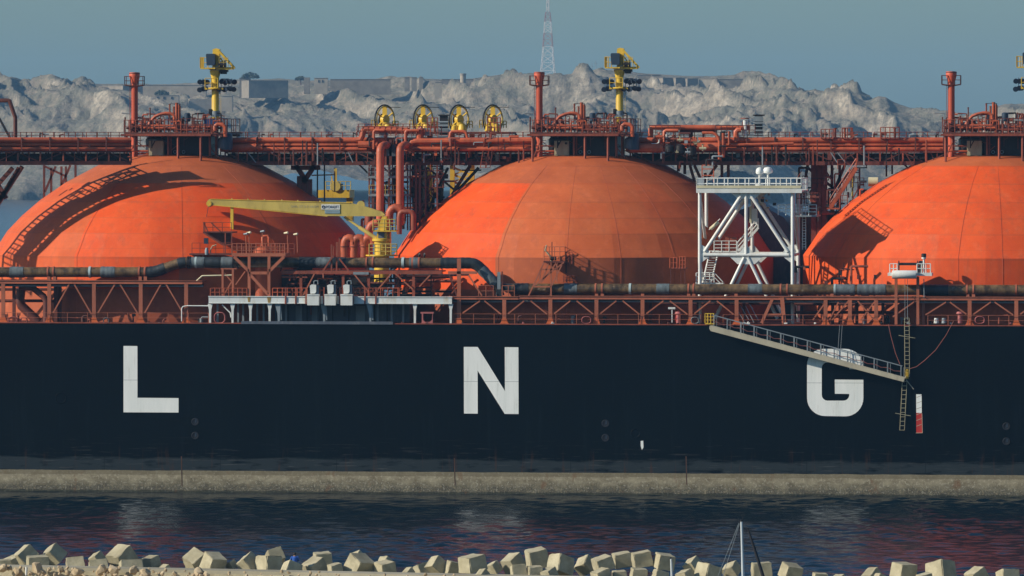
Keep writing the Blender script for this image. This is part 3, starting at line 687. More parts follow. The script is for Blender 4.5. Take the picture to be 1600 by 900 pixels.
    g = MB().box(X(972), X(988), YC-.4, YC+.4, Z(112), Z(107)); g.box(X(977), X(986), YC-.35, YC+.35, Z(115), Z(112)); g.disc((X(980), YC-.5, Z(100)), (1, 0, 0), .35, .8, 14)
    obj('hoist_winch', g, M['dark'], cr)
    obj('slew_machinery', MB().prismpx([(957, 107), (963, 110), (973, 110), (980, 106), (972, 101)], YC-.5, 1.0), M['beige'], cr)
    # light platform
    g = MB().lathe((c.x, c.y, Z(139)), [(r+.02, 0), (1.0, 0), (1.05, .1), (1.0, .18), (r+.02, .18)], 20); g.bar((X(953), YC-.7, Z(138)), (X(982), YC-.7, Z(138)), .14, .2)
    lp = obj('light_platform', g, M['yellow'], cr)
    obj('railing', MB().rail([(X(954), YC-.9, Z(137)), (X(974), YC-.9, Z(137))], 1.05, .6, .035, 2, .045), M['yellow'], cr)
    g = MB()
    for py in (125, 137):
        g.bar((X(944), YC-.3, Z(py)), (X(958), YC-.3, Z(py)), .09); g.bar((X(976), YC-.3, Z(py)), (X(999), YC-.3, Z(py)), .1)
    for px in (949, 978, 984, 990, 995): g.bar((X(px), YC-.3, Z(122)), (X(px), YC-.3, Z(139)), .07)
    g.box(X(977), X(988), YC-.2, YC+.5, Z(123.5), Z(122)); obj('floodlight_frame', g, M['slate'], cr)
    rr = rs(11)
    for px in (945, 950.5, 955, 978, 983, 988, 993, 998):
        for py in (126, 137.5):
            a = Vector((X(px), YC-.35, Z(py+rr.uniform(-1, 1)))); d = Vector((rr.uniform(-.2, .2), -.35, -.12))
            obj('floodlight', MB().tube([a-d*.4, a, a+d], [.12, .2, .3], 10), M['navy'], cr)
    obj('junction_box', MB().boxpx(958, 170, 962, 180, YC-.45, .4), M['dark'], cr)
    obj('column_clamp', MB().lathe((c.x, c.y, Z(181)), [(r*1.25, 0), (r*1.25, .55)], 16), M['grey'], cr)
    g = MB()
    for s in (-.12, .12): g.bar((X(975.5)+s, YC-.2, Z(180)), (X(975.5)+s, YC-.2, Z(139)), .03)
    k = Z(180)
    while k < Z(139): g.bar((X(975.5)-.12, YC-.2, k), (X(975.5)+.12, YC-.2, k), .025); k += .3
    obj('ladder', g, M['olive'], cr)
    # clutter on the platform
    obj('arch_pipe', MB().tubepx([(864, 197), (868, 189), (875, 182), (883, 178.5), (892, 176.5), (900, 177), (905, 180), (906, 186)], YF+2, .17, 8), M['redpipe'], plat)
    obj('arch_support', MB().rail([P(884, 206, YF+2), P(897, 206, YF+2)], ZP(180, 890, YF+2)-zf, .9, .05, 1), M['red'], plat)
    for px, py, rr_ in [(912, 163, .11), (908.5, 160, .16), (904, 166, .1), (897.5, 162, .09), (914, 165, .07)]:
        obj('vent_stack', MB().tubepx([(px, 206), (px, py+2), (px, py)], YF+3, [rr_, rr_, rr_*1.25]), M['redpipe' if rr_ > .1 else 'red'], plat)
    obj('stack_frame', MB().barpx((897, 162), (914, 162), YF+3.2, .06).barpx((897, 162), (897, 180), YF+3.2, .05).barpx((914, 162), (914, 190), YF+3.2, .05), M['red'], plat)
    for px0, py0, px1, py1, m in [(837, 175, 845, 185, 'navy'), (921, 176, 931, 190, 'navy'), (838, 188, 848, 197, 'dark'), (938, 196, 950, 204, 'reddark')]:
        a = P((px0+px1)/2, py1, YF+2.5); b = P((px0+px1)/2, py0, YF+2.5); w = (px1-px0)/2/14.6
        obj('motor', MB().tube([a, a.lerp(b, .1), a.lerp(b, .9), b], [w*.7, w, w, w*.6], 14), M[m], plat)
    for px, y0 in [(868, 168), (944, 176), (856, 181), (828.5, 183), (937, 184), (986, 186)]:
        obj('vent_post', MB().tubepx([(px, 206), (px, y0+3), (px, y0)], YF+1.2, [.06, .07, .1]), M['reddark'], plat)
    rr = rs(3)
    for k in range(26):
        px = rr.uniform(832, 975); y0 = rr.uniform(186, 199); ky = YF+rr.uniform(.6, 6); s = rr.uniform(.12, .32)
        p = P(px, y0, ky); m = rr.choice(['red', 'redpipe', 'reddark', 'reddark', 'grey'])
        gg = MB().tube([(p.x, p.y, zf), (p.x, p.y, p.z)], s*.5, 7).disc((p.x, p.y, p.z), (0, 0, 1), s*1.1, .09, 12)
        gg.tube([(p.x-s*2, p.y, zf+.45), (p.x+s*2.5, p.y, zf+.45)], s*.45, 7); gg.disc((p.x, p.y-.25, zf+.6), (0, 1, 0), s, .06, 12)
        obj('valve', gg, M[m], plat)
    for py, x0, x1, r_, m in [(200, 832, 910, .13, 'redpipe'), (196, 850, 905, .1, 'redpipe'), (202.5, 840, 930, .1, 'reddark'), (203, 915, 975, .14, 'red'), (198, 930, 970, .1, 'redpipe'), (236, 838, 866, .1, 'redpipe'), (228, 836, 866, .08, 'red'), (240, 834, 866, .1, 'redpipe')]:
        obj('deck_pipe', MB().tubepx([(x0, py), (x1, py)], YF+rr.uniform(.4, 2), r_, 8), M[m], plat)
    for k in range(58):
        px = rr.uniform(832, 980); Y = YF+rr.uniform(.4, 9); y0 = rr.uniform(176, 196); x2 = px+rr.uniform(4, 16)*rr.choice((-1, 1)); r_ = rr.uniform(.05, .12)
        obj('instrument_pipe', MB().tubepx([(px, 206), (px, y0+2), (px+(1 if x2 > px else -1), y0), (x2, y0+rr.uniform(-1, 1))], Y, r_, 6), M[rr.choice(['dark', 'reddark', 'red', 'redpipe', 'grey', 'reddark'])], plat)
    for k in range(26):
        px = rr.uniform(836, 982); Y = YF+rr.uniform(.5, 8); obj('hanger', MB().barpx((px, 209), (px, rr.uniform(228, 250)), Y, rr.uniform(.06, .14)).barpx((px, rr.uniform(214, 240)), (px+rr.uniform(5, 22), rr.uniform(214, 240)), Y, rr.uniform(.05, .1)), M[rr.choice(['dark', 'reddark', 'red'])], plat)
    return out
unit = dome_unit()
DX = [TX[0]-TX[1], TX[2]-TX[1]]
for dx in DX:
    for o in unit: copy_part(o, ship, dx)
names = {'dome_platform': 'pipework platform on the crown of the {} tank', 'vent_mast': 'red vent mast standing on the {} tank', 'service_crane': 'yellow service crane column on the {} tank'}
for kind, lab in names.items():
    for o in [c for c in ship.children if c.name.split('.')[0] == kind]:
        q = min(range(3), key=lambda i: abs(o.location.x-[DX[0], 0, DX[1]][i])); o['label'] = lab.format(['left', 'middle', 'right'][q])
# blue tarpaulin only on the left platform, grey motor
def at1(px, py, Y): return P(px, py, Y)
p1 = [o for o in ship.children if o.name.startswith('dome_platform') and abs(o.location.x-DX[0]) < .01][0]
g = MB().prism([P(318, 199, 18.5), P(320, 187, 18.5), P(332, 185, 18.5), P(340, 190, 18.5), P(338, 200, 18.5)], (0, 1.6, 0))
t_ = obj('blue_cover', g, M['blue'], p1); t_.location = (-DX[0], 0, 0)

# ------------------------------------------------------------------ pipe bridges
def bridge(name, A, B, label, seed, pipes=((0, 219, .3), (0, 226.2, .17), (0, 232.8, .22), (1.2, 224, .36), (2.4, 229, .3)), width=5.0, zref=None):
    """A, B: plan points (x, y) of the near truss; heights are those seen in the picture"""
    rr = rs(seed); A = Vector((A[0], A[1], 0)); B = Vector((B[0], B[1], 0)); d = (B-A).normalized(); n = Vector((-d.y, d.x, 0)); L = (B-A).length
    dist = (Vector((A.x, A.y, 0))-Vector((CAM.x, CAM.y, 0))).dot(FW)
    if zref: dist = zref
    Z = lambda py: HC+(HY-py)/FPX*dist
    g = MB()
    for w in (0, width):
        a = A+n*w; b = B+n*w
        g.bar(a+UP*Z(255), b+UP*Z(255), .28, .42); g.bar(a+UP*Z(237), b+UP*Z(237), .2, .24)
    br = obj(name, g, M['reddark'], ship, label)
    k = max(2, round(L/2.4)); 
    g = MB(); g2 = MB()
    for w in (0, width):
        for i in range(k+1):
            p = A+d*(L*i/k)+n*w; g.bar(p+UP*Z(255), p+UP*Z(236), .16, .16)
            if i < k:
                q = A+d*(L*(i+1)/k)+n*w; zz = (Z(254), Z(238)) if i % 2 else (Z(238), Z(254)); g2.bar(p+UP*zz[0], q+UP*zz[1], .1, .1)
                m_ = p.lerp(q, .5); g.bar(m_+UP*Z(255), m_+UP*Z(236), .08, .08)
    for i in range(k*2+1):
        p = A+d*(L*i/k/2); g2.bar(p+UP*Z(254), p+n*width+UP*Z(254), .12, .12)
    obj('truss_post', g, M['red'], br); obj('truss_diagonal', g2, M['reddark'], br)
    obj('catwalk_floor', MB().prism([A+n*.9+UP*Z(216), B+n*.9+UP*Z(216), B+n*2.7+UP*Z(216), A+n*2.7+UP*Z(216)], (0, 0, .06)), M['reddark'], br)
    for off, py, r in pipes:
        a = A+n*off; b = B+n*off
        obj('pipe', MB().tube([a+UP*Z(py), b+UP*Z(py)], r, 12), M['redpipe' if off == 0 else 'reddark'], br)  # rear pipes coloured darker to stand for the shadowed gaps
    for i in range(int(L/3)+1):
        p = A+d*(i*3.0+.5); g = MB().bar(p-n*.36+UP*Z(236), p-n*.36+UP*Z(215), .14, .1).bar(p-n*.36+UP*Z(216), p+UP*Z(216), .1, .1)
        if i % 2: g.ring(p+UP*Z(219), d, .33, .06, 14, 5)
        obj('pipe_clamp', g, M['reddark'], br)
    for w_, py in ((.5, 247), (1.8, 242), (1.9, 250), (3.4, 245)):  # dark bars added to darken the inside of the truss
        obj('dark_filler', MB().bar(A+n*w_+UP*Z(py), B+n*w_+UP*Z(py), .6, .16 if w_ < 1 else .34), M['dark'], br)
    obj('railing', MB().rail([A+n*.9+UP*Z(216), B+n*.9+UP*Z(216)], Z(206.5)-Z(216), 1.15, .03, 2, .045), M['red'], br)
    obj('railing', MB().rail([A+n*(width-.5)+UP*Z(216), B+n*(width-.5)+UP*Z(216)], Z(206.5)-Z(216), 1.5, .025, 2, .045), M['reddark'], br)
    g = MB()
    for i in range(int(L*1.2)):
        t = rr.uniform(0, L); p = A+d*t+n*rr.uniform(.3, width); y1 = rr.uniform(238, 246)
        g.bar(p+UP*Z(253), p+UP*Z(y1), rr.uniform(.05, .16)); 
        if i % 3 == 0: q = p+d*rr.uniform(.8, 3); g.tube([p+UP*Z(y1+2), q+UP*Z(y1+2)], rr.uniform(.04, .1), 6)
    obj('cable_support', g, M['dark'], br)
    g = MB()
    for i in range(int(L/2.2)):
        t = rr.uniform(.5, L-1); p = A+d*t+n*rr.uniform(0, 1.5); s = rr.uniform(.15, .3)
        g.box(p.x-s, p.x+s, p.y-s, p.y+s, Z(rr.choice([222, 231, 236])), Z(rr.choice([214, 217, 226])))
    obj('valve_box', g, M['red'], br)
    return br, Z
# left bridge: slant, width and unseen end shaped to throw shadow on the left tank
aL = P(-330, 230, -2.2); bL = P(205, 230, 8.2)
bridge('pipe_bridge', (aL.x, aL.y), (bL.x, bL.y), 'red pipe bridge running out of the picture left of the first tank', 1, zref=706, width=6.2)
aM = P(352, 230, 20); bM = P(832, 230, 20)
b2, ZB = bridge('pipe_bridge', (aM.x, 20), (bM.x, 20), 'red pipe bridge between the left and middle tanks', 2)
aR = P(985, 230, 20); bR = P(1482, 230, 20)
b3, _ = bridge('pipe_bridge', (aR.x, 20), (bR.x, 20), 'red pipe bridge between the middle and right tanks', 3)
# supports of the bridges
def support(pts, Y, w, name='bridge_support', m='reddark', lab=None):
    g = MB()
    for p, q in pts: g.barpx(p, q, Y, w)
    return obj(name, g, M[m], ship, lab)
support([((20, 262), (-40, 330)), ((35, 260), (-20, 345)), ((30, 262), (0, 312)), ((-5, 285), (10, 310)), ((0, 300), (-5, 330))], 9, .42, lab='raking legs below the left bridge')
support([((69, 258), (69, 340)), ((80, 262), (80, 330)), ((87, 260), (70, 300)), ((96, 260), (96, 330)), ((103, 260), (103, 330)), ((70, 260), (102, 275)), ((110, 258), (92, 300)), ((118, 258), (118, 290))], 22, .22, lab='thin posts below the left bridge')
support([((462, 258), (480, 285)), ((492, 258), (474, 285)), ((476, 275), (476, 330)), ((468, 275), (468, 300)), ((484, 280), (484, 330)), ((455, 262), (500, 262))], 22, .5, lab='forked column under the middle bridge')
support([((496, 258), (496, 340)), ((507, 258), (507, 340))], 24, .14, m='dark', lab='two thin dark posts under the middle bridge')
support([((487, 274), (522, 273)), ((523, 262), (523, 300))], 26, .14, m='olive', lab='yellow arm under the middle bridge')
support([((1280, 258), (1280, 420)), ((1272, 258), (1272, 420)), ((1288, 258), (1288, 420))], 24, .62, lab='thick column under the right bridge')
support([((1262, 262), (1310, 300)), ((1300, 258), (1300, 420)), ((1312, 258), (1312, 400)), ((1320, 258), (1290, 330)), ((1262, 258), (1250, 330)), ((1335, 262), (1300, 300))], 25, .3, lab='braced dark posts under the right bridge')
support([((1343, 262), (1343, 330)), ((1385, 258), (1385, 276)), ((1394, 258), (1394, 272)), ((1412, 256), (1420, 264))], 23, .18, lab='thin posts right of the thick column')
support([((1085, 258), (1095, 280)), ((1120, 258), (1105, 280)), ((1102, 270), (1102, 300)), ((1078, 258), (1090, 300)), ((1138, 258), (1138, 280)), ((1128, 258), (1128, 280)), ((1060, 254), (1060, 268)), ((1070, 254), (1070, 272))], 22, .3, lab='stub legs left of the white lattice tower')
support([((1097, 258), (1097, 282)), ((1115, 258), (1115, 285)), ((1097, 264), (1115, 264)), ((1097, 274), (1115, 274)), ((1097, 258), (1115, 258))], 18, .1, m='redpipe', lab='small orange frame left of the white tower')
# pale deck-house plate between middle and right tanks
g = MB().prism([P(1150, 330, 26), P(1185, 318, 26), P(1225, 340, 26), P(1262, 395, 26), P(1262, 500, 26), P(1150, 500, 26)], (0, 10, 0))
dh = obj('deckhouse', g, M['slate'], ship, 'slate grey deckhouse between the middle and right tanks', smooth=False)
obj('drain_pipe', MB().tubepx([(1238, 330), (1246, 500)], 25.5, .2), M['red'], dh)
obj('deckhouse', MB().boxpx(1245, 330, 1330, 505, 27, 8), M['reddark'], ship, 'dark red deckhouse behind the white lattice tower', smooth=False)

# ================================================================== between the tanks: pipe tower, reels, machinery
# four hose reels (wheels with a yellow hub casing)
def reel(px):
    Y = 31.0; c = P(px, 187, Y); ax = Vector((.83, -.56, 0)).normalized(); up = UP; lat = ax.cross(up)
    R_ = 1.6
    o = obj('hose_reel', MB().tube([P(px, 205, Y), P(px, 200, Y), P(px, 195, Y), P(px, 189, Y)], [.9, .85, .7, .4], 14), M['yellow'], ship)
    obj('wheel_rim', MB().ring(c, ax, R_, .085, 40, 8), M['dark'], o)
    obj('wheel_rim', MB().ring(c+ax*.12, ax, R_-.16, .07, 40, 8), M['yellow'], o)
    for k in range(6):
        a = k*PI/3+PI/2; d = lat*math.cos(a)+up*math.sin(a)
        obj('spoke', MB().bar(c+d*.45, c+d*(R_-.1), .2 if k else .5, .07), M['yellow'], o)
    obj('hub', MB().disc(c, ax, .55, .5, 20), M['yellow'], o); obj('hub_ring', MB().ring(c-ax*.28, ax, .6, .07, 24, 6), M['dark'], o)
    obj('handle', MB().bar(c+up*(R_-.25)+ax*-.1, c+up*(R_-.25)+RT*1.75, .07), M['dark'], o)
    p = P(px-14, 200, Y+.4); q = P(px+14, 200, Y+.4)
    obj('side_guard', MB().rail([p-RT*.45, p+RT*.15], .85, .3, .05, 2), M['olive'], o); obj('side_guard', MB().rail([q-RT*.1, q+RT*.5], .75, .3, .05, 2), M['olive'], o)
    obj('drive_box', MB().tube([P(px-7, 205, Y-1), P(px-7, 197, Y-1), P(px-7, 195, Y-1)], [.36, .36, .2], 12), M['yellow'], o)
    obj('drive_box', MB().tube([P(px+5, 205, Y-1.2), P(px+5, 199, Y-1.2), P(px+4, 194, Y-1.2)], [.5, .45, .25], 12), M['yellow'], o)
    return o
r0 = reel(601); r0['label'] = 'yellow spoked hose reel, leftmost of the four'
for px, lb in ((661, 'yellow spoked hose reel, second of the four'), (717, 'yellow spoked hose reel right of the black stack'), (770, 'yellow spoked hose reel, rightmost of the four')):
    c = copy_part(r0, ship, XP(px, 31)-XP(601, 31)); c['label'] = lb
# reel deck and its supports
g = MB(); g.box(XP(565, 30), XP(800, 30), 28, 34, ZP(206, 680, 30)-.25, ZP(206, 680, 30)); rd = obj('reel_deck', g, M['reddark'], ship)
obj('railing', MB().rail([P(560, 206, 27.9), P(690, 206, 27.9)], .85, .7, .035, 2, .05), M['red'], rd)
for px, w, m in [(672, .55, 'yellow'), (707, .5, 'yellow'), (738, .5, 'yellow'), (583, .3, 'reddark'), (652, .3, 'reddark'), (690, .4, 'dark')]:
    obj('column', MB().barpx((px, 208), (px, 360), 31, w), M[m], rd)
g = MB()
for k in range(8): g.barpx((709, 262+k*11), (736, 273+k*11), 31, .22); g.barpx((736, 262+k*11), (709, 273+k*11), 31, .14)
obj('lattice', g, M['yellow'], rd)
# dark stack beside the reels and its twin on the right bridge
def stack(px0, px1, py0, py1, Y, lab):
    a = P(px0, py0, Y); b = P(px1, py1, Y); w = b.x-a.x
    o = obj('filter_stack', MB().box(a.x, b.x, Y, Y+w, b.z, a.z), M['dark'], ship, lab)
    rr = rs(int(px0)); g = MB()
    for k in range(14):
        z = b.z+(a.z-b.z)*rr.random(); g.tube([(a.x-.12, Y-.08, z), (b.x+.12, Y-.08, z)], rr.uniform(.05, .12), 6)
    obj('coil', g, M['grey'], o)
    obj('cap', MB().box(a.x-.15, b.x+.2, Y-.15, Y+w, a.z, a.z+.14), M['dark'], o)
stack(687, 699, 181, 222, 24, 'dark coiled stack between the hose reels')
stack(1179, 1191, 181, 220, 22, 'dark coiled stack on the right bridge')
# big vertical pipes with top bends
for px, side in ((594, 1), (625, 1)):
    Y = 15.5
    obj('riser_pipe', MB().tube([P(px, 345, Y), P(px, 238, Y), P(px+.5, 233, Y+.1), P(px+2.5, 229, Y+.4), P(px+6, 226.8, Y+1.0), P(px+9, 226.5, Y+2.5), P(px+12, 226.5, Y+5)], .42, 18), M['redpipe'], ship)
def ubend(pp, Y, r, m='redpipe', nm='u_bend'): return obj(nm, MB().tubepx(pp, Y, r, 14), M[m], ship)
ubend([(625, 345), (625, 352)], 15.5, .4)
ubend([(608, 352), (608, 340), (609, 332), (612, 327), (617, 324.5), (622, 325), (626, 328)], 15, .44)
ubend([(624, 366), (624, 340), (625, 334), (628, 331), (638, 330.5), (644, 332), (646, 337), (646, 360)], 14.5, .28, 'red')
ubend([(576, 402), (576, 366), (577, 358), (580, 352.5), (584, 350), (590, 349)], 14.5, .45)
ubend([(577, 352), (577, 336)], 17, .5, 'red')
for px in (542, 557, 573):
    e_ = ubend([(px-4, 402), (px-4, 384), (px-3.5, 378), (px-1, 373.5), (px+3, 371.5), (px+7, 372), (px+10, 375), (px+10.5, 382)], 8.0, .42, 'redpipe', 'manifold_elbow')
    p = P(px+1, 371, 8); obj('flange', MB().tubepx([(px-8.2, 386), (px+.2, 386)], 8, .1).ring(P(px-4, 385, 8), UP, .46, .06, 18, 6), M['red'], e_)
obj('manifold_frame', MB().barpx((530, 372), (585, 371), 8.8, .2).barpx((528, 378), (528, 402), 8.8, .16).barpx((536, 372), (536, 366), 8.8, .12), M['red'], ship)
# scaffold tower
g = MB(); g2 = MB(); g3 = MB()
for Y in (16.5, 20, 26):
    for px in (577, 583, 608, 613, 637, 641, 650, 656, 665, 683): g.barpx((px, 258), (px, 360), Y, .15 if px % 2 else .24)
    for py in (266, 292, 318, 332): g.barpx((575, py), (690, py+rs(py).uniform(-1, 1)), Y, .09)
for py, x0, x1 in ((276, 574, 640), (304, 577, 640)): g2.box(XP(x0, 17), XP(x1, 17), 16.3, 20.5, ZP(py+2.5, 600, 17), ZP(py-1, 600, 17))
for p, q in [((600, 262), (637, 300)), ((637, 262), (600, 300)), ((602, 310), (630, 345)), ((640, 262), (668, 300)), ((665, 262), (640, 310)), ((650, 300), (685, 350)), ((560, 256), (590, 285))]: g3.barpx(p, q, 21, .16)
for px in (577, 637, 683):
    for py in (266, 318): g.bar(P(px, py, 16.5), P(px, py, 16.5)+Vector((0, 9.5, 0)), .12)
pt = obj('pipe_tower', g, M['reddark'], ship, 'dark scaffold tower of pipes between left and middle tanks')
obj('tower_floor', g2, M['grey'], pt); obj('tower_brace', g3, M['dark'], pt)
rr = rs(21); g = MB()
for k in range(26):
    px = rr.choice([586, 602, 617, 630, 645, 653, 660, 668, 676, 686])+rr.uniform(-2, 2); y0 = rr.uniform(258, 300)
    obj('small_piping', MB().tubepx([(px, y0), (px, y0+rr.uniform(20, 60))], rr.uniform(18, 27), rr.uniform(.06, .2), 7), M['dark'], pt)
g = MB()
for k in range(14):
    px = rr.uniform(600, 680); py = rr.uniform(262, 345); obj('control_box', MB().boxpx(px, py, px+rr.uniform(2, 5), py+rr.uniform(3, 9), rr.uniform(17, 24), .4), M['olive'], pt)
obj('tower_shaft', MB().boxpx(644, 258, 660, 400, 22, 3), M['dark'], pt)
obj('railing', MB().rail([P(575, 276, 16.3), P(640, 276, 16.3)], 1.0, .8, .03, 2), M['grey'], pt)
obj('railing', MB().rail([P(577, 304, 16.3), P(640, 304, 16.3)], 1.0, .8, .03, 2), M['olive'], pt)
# raking struts between tower and middle tank
for p, q, w, m in [((682, 345), (735, 258), .34, 'reddark'), ((695, 320), (748, 262), .3, 'dark'), ((700, 262), (668, 330), .26, 'dark'), ((668, 262), (720, 305), .2, 'dark'), ((690, 352), (712, 290), .18, 'reddark'), ((722, 266), (752, 266), .16, 'dark')]:
    obj('raking_strut', MB().barpx(p, q, 22, w), M[m], ship)
def ladderobj(p, q, Y, wd, m, nm='ladder', st=.3, r=.05):
    a = P(p[0], p[1], Y); b = P(q[0], q[1], Y); g = MB(); s_ = RT*wd/2
    g.bar(a-s_, b-s_, r*1.6); g.bar(a+s_, b+s_, r*1.6); n = int((b-a).length/st)
    for i in range(n+1): c = a.lerp(b, i/max(1, n)); g.bar(c-s_, c+s_, r)
    return obj(nm, g, M[m], ship)
ladderobj((764, 204), (755, 262), 18.5, .62, 'red'); ladderobj((770, 200), (762, 262), 19, .5, 'reddark')
ladderobj((650, 345), (690, 270), 19, .5, 'red')
# yellow winch house behind the left tank
wh = obj('winch_house', MB().boxpx(497, 297, 546, 309, 36, 4), M['yellow'], ship, 'yellow winch platform behind the boom')
obj('pillar', MB().boxpx(541, 309, 551, 345, 36.3, 1), M['yellow'], wh)
obj('winch_drum', MB().disc(P(525, 291, 36.3), (0, 1, 0), .55, 1.0, 20), M['olive'], wh)
obj('winch_frame', MB().boxpx(519, 287, 534, 299, 37, 1), M['dark'], wh)
obj('winch_post', MB().barpx((524.5, 263), (524.5, 290), 36.5, .26).barpx((518, 275), (520, 292), 36.5, .12), M['yellow'], wh)
obj('railing', MB().rail([P(509, 297, 35.9), P(548, 297, 35.9)], .95, .55, .04, 2, .05), M['olive'], wh)
# inclined stairway right bridge -> deck
def stair(p, q, Y, wd, m, lab):
    a = P(*p, Y); b = P(*q, Y); g = MB().bar(a, b, .08, .36).bar(a+Vector((0, wd, 0)), b+Vector((0, wd, 0)), .08, .36)
    n = int(abs(b.z-a.z)/.24)
    o = obj('stairway', g, M[m], ship, lab); g = MB()
    for i in range(n): c = a.lerp(b, (i+.5)/n); g.box(c.x-.13, c.x+.13, c.y, c.y+wd, c.z-.02, c.z+.02)
    obj('tread', g, M[m], o); obj('handrail', MB().rail([a, b], 1.0, 1.2, .04, 2), M[m], o); return o
stair((1297, 325), (1338, 262), 15, .8, 'redpipe', 'orange stairway rising to the right bridge')
obj('stair_landing', MB().barpx((1292, 326), (1312, 326), 15, .16).barpx((1312, 325), (1312, 305), 15, .1), M['redpipe'], ship)
obj('landing_bracket', MB().barpx((1336, 262), (1354, 262), 15.5, .12).barpx((1354, 258), (1354, 263), 15.5, .1), M['dark'], ship)
w_ = obj('white_tank', MB().tubepx([(1357, 284), (1372, 284)], 30, .5, 16), M['oldwhite'], ship)
obj('lamp_post', MB().tubepx([(1332, 310), (1332, 272)], 28, .09, 6), M['yellow'], ship)
rr = rs(9)
for k in range(14):
    px = rr.uniform(1250, 1352); py = rr.uniform(296, 332); Y = rr.uniform(18, 26)
    obj('deck_machinery', MB().boxpx(px, py, px+rr.uniform(4, 13), py+rr.uniform(3, 12), Y, .8).tubepx([(px, py+4), (px+rr.uniform(8, 20), py+4)], Y-.2, .12, 7), M[rr.choice(['dark', 'reddark', 'dark', 'red'])], ship)
# raised pipework at the left end of the right bridge
def pp(pts, Y, r, m='redpipe'): return obj('loop_pipe', MB().tubepx(pts, Y, r, 10), M[m], ship)
pp([(1017, 226), (1017, 202), (1019, 199), (1024, 199), (1172, 199.5)], 20.5, .28)
pp([(1038, 222), (1038, 206), (1041, 204), (1060, 204)], 19.5, .2)
pp([(1097, 207.5), (1113, 207.5), (1118, 209.5), (1122, 214), (1124, 221), (1124, 250)], 18.5, .16)
pp([(1130, 246), (1130, 205)], 18.6, .2); pp([(1139, 226), (1139, 205)], 18.6, .11); pp([(1139, 222), (1141, 226), (1160, 226), (1240, 224)], 19, .15)
pp([(1152, 221), (1150, 212), (1150, 206), (1153, 203), (1158, 203)], 19.6, .3)
pp([(985, 231.5), (1036, 231.5)], 18.6, .5); pp([(1090, 229), (1134, 229)], 19, .45); pp([(1028, 224), (1030, 222), (1030, 206)], 19, .09, 'white'); pp([(1018, 225), (1028, 225)], 19, .09, 'white')
pp([(1042, 228), (1042, 210)], 18.7, .14, 'white')
obj('loop_frame', MB().barpx((1014, 196), (1062, 196), 20, .1).barpx((1118, 196), (1160, 196), 20, .1).barpx((1062, 203.5), (1120, 203.5), 21, .4).barpx((1080, 204), (1080, 216), 21, .35).barpx((1099, 205), (1099, 218), 21, .18), M['reddark'], ship)
obj('railing', MB().rail([P(1015, 209, 19.5), P(1063, 209, 19.5)], .9, .6, .035, 2), M['reddark'], ship)
obj('railing', MB().rail([P(1118, 210, 19.5), P(1180, 210, 19.5)], .95, .6, .035, 2), M['reddark'], ship)
rr = rs(31)
for k in range(22):
    px = rr.uniform(1028, 1100); py = rr.uniform(212, 238); Y = rr.uniform(17.5, 19.5); s = rr.uniform(1.5, 4)
    p = P(px, py, Y); gg = MB().tubepx([(px-s*1.6, py), (px+s*1.6, py)], Y, s*.045, 9).tubepx([(px, py+s), (px, py-s*2)], Y, s*.025, 7); gg.disc(P(px, py-s*2, Y), UP, s*.06, .06, 10)
    obj('valve', gg, M[rr.choice(['reddark', 'red', 'grey', 'beige', 'redpipe', 'dark'])], ship)
for px, py0, py1 in ((1046, 240, 226), (1063, 242, 225), (1081, 245, 228)):
    obj('strainer', MB().tubepx([(px, py0), (px, py0-3), (px, py1+3), (px, py1)], 18.3, [.3, .5, .5, .25], 14), M['dark'], ship)
sc = obj('signal_lamp', MB().tubepx([(1165, 212), (1164, 193), (1164, 188)], 20, [.16, .2, .2], 10), M['white'], ship)
obj('lamp_cap', MB().disc(P(1164, 185, 20), UP, .45, .1, 14), M['red'], sc); obj('lamp_stand', MB().barpx((1160, 212), (1160, 190), 20, .07).barpx((1170, 212), (1170, 188), 20, .07).barpx((1157, 184.5), (1171, 184.5), 20, .06), M['red'], sc)
for px0, px1, py in ((1283, 1302, 202), (1316, 1332, 200), (1376, 1405, 199)):
    o = obj('bridge_platform', MB().boxpx(px0, 215, px1, 217, 19.4, 2), M['red'], ship)
    obj('railing', MB().rail([P(px0, 216, 19.4), P(px1, 216, 19.4)], (216-py)/14.6, .45, .045, 2, .06), M['red'], o)
for px in (1320, 1330.5, 1305, 1398): obj('vent_post', MB().tubepx([(px, 218), (px, 202), (px, 200)], 19.8, [.12, .12, .2]), M['red'], ship)
# same kind of raised work on the middle bridge
pp([(556, 219), (563, 218), (566, 212), (567, 206), (570, 201.5), (576, 201), (640, 204)], 19.2, .34); pp([(657, 222), (656, 212), (657, 204), (660, 200)], 19.2, .42)
pp([(584, 233), (584, 206), (586, 203.5), (600, 203.5)], 18.7, .14); pp([(634, 240), (634, 207), (636, 204), (655, 204)], 18.7, .18)
pp([(640, 236), (641, 226), (644, 222), (652, 221), (832, 219)], 18.8, .34); pp([(636, 232.5), (832, 232.5)], 18.6, .24); pp([(660, 226), (830, 226)], 19.0, .25)
pp([(702, 220), (704, 208), (706, 205.5), (724, 205), (728, 207), (731, 217)], 19, .16); pp([(560, 226), (590, 226)], 19, .4)
for px0, py0, px1, py1, m in [(594, 202, 605, 211, 'grey'), (617, 213, 629, 220, 'grey'), (604, 226, 618, 244, 'slate'), (662, 200, 672, 212, 'grey'), (575, 210, 583, 219, 'reddark'), (608, 218, 612, 258, 'reddark'), (601, 205, 604, 258, 'red')]:
    obj('equipment_box', MB().boxpx(px0, py0, px1, py1, 19.2, .9), M[m], ship)
obj('railing', MB().rail([P(558, 212, 18.9), P(690, 212, 18.9)], 1.0, .6, .035, 2, .05), M['red'], ship)
for px0, px1 in ((668, 684), (762, 782)):
    obj('railing', MB().rail([P(px0, 206, 18.6), P(px1, 206, 18.6)], 1.5, .35, .045, 3, .06), M['red'], ship)
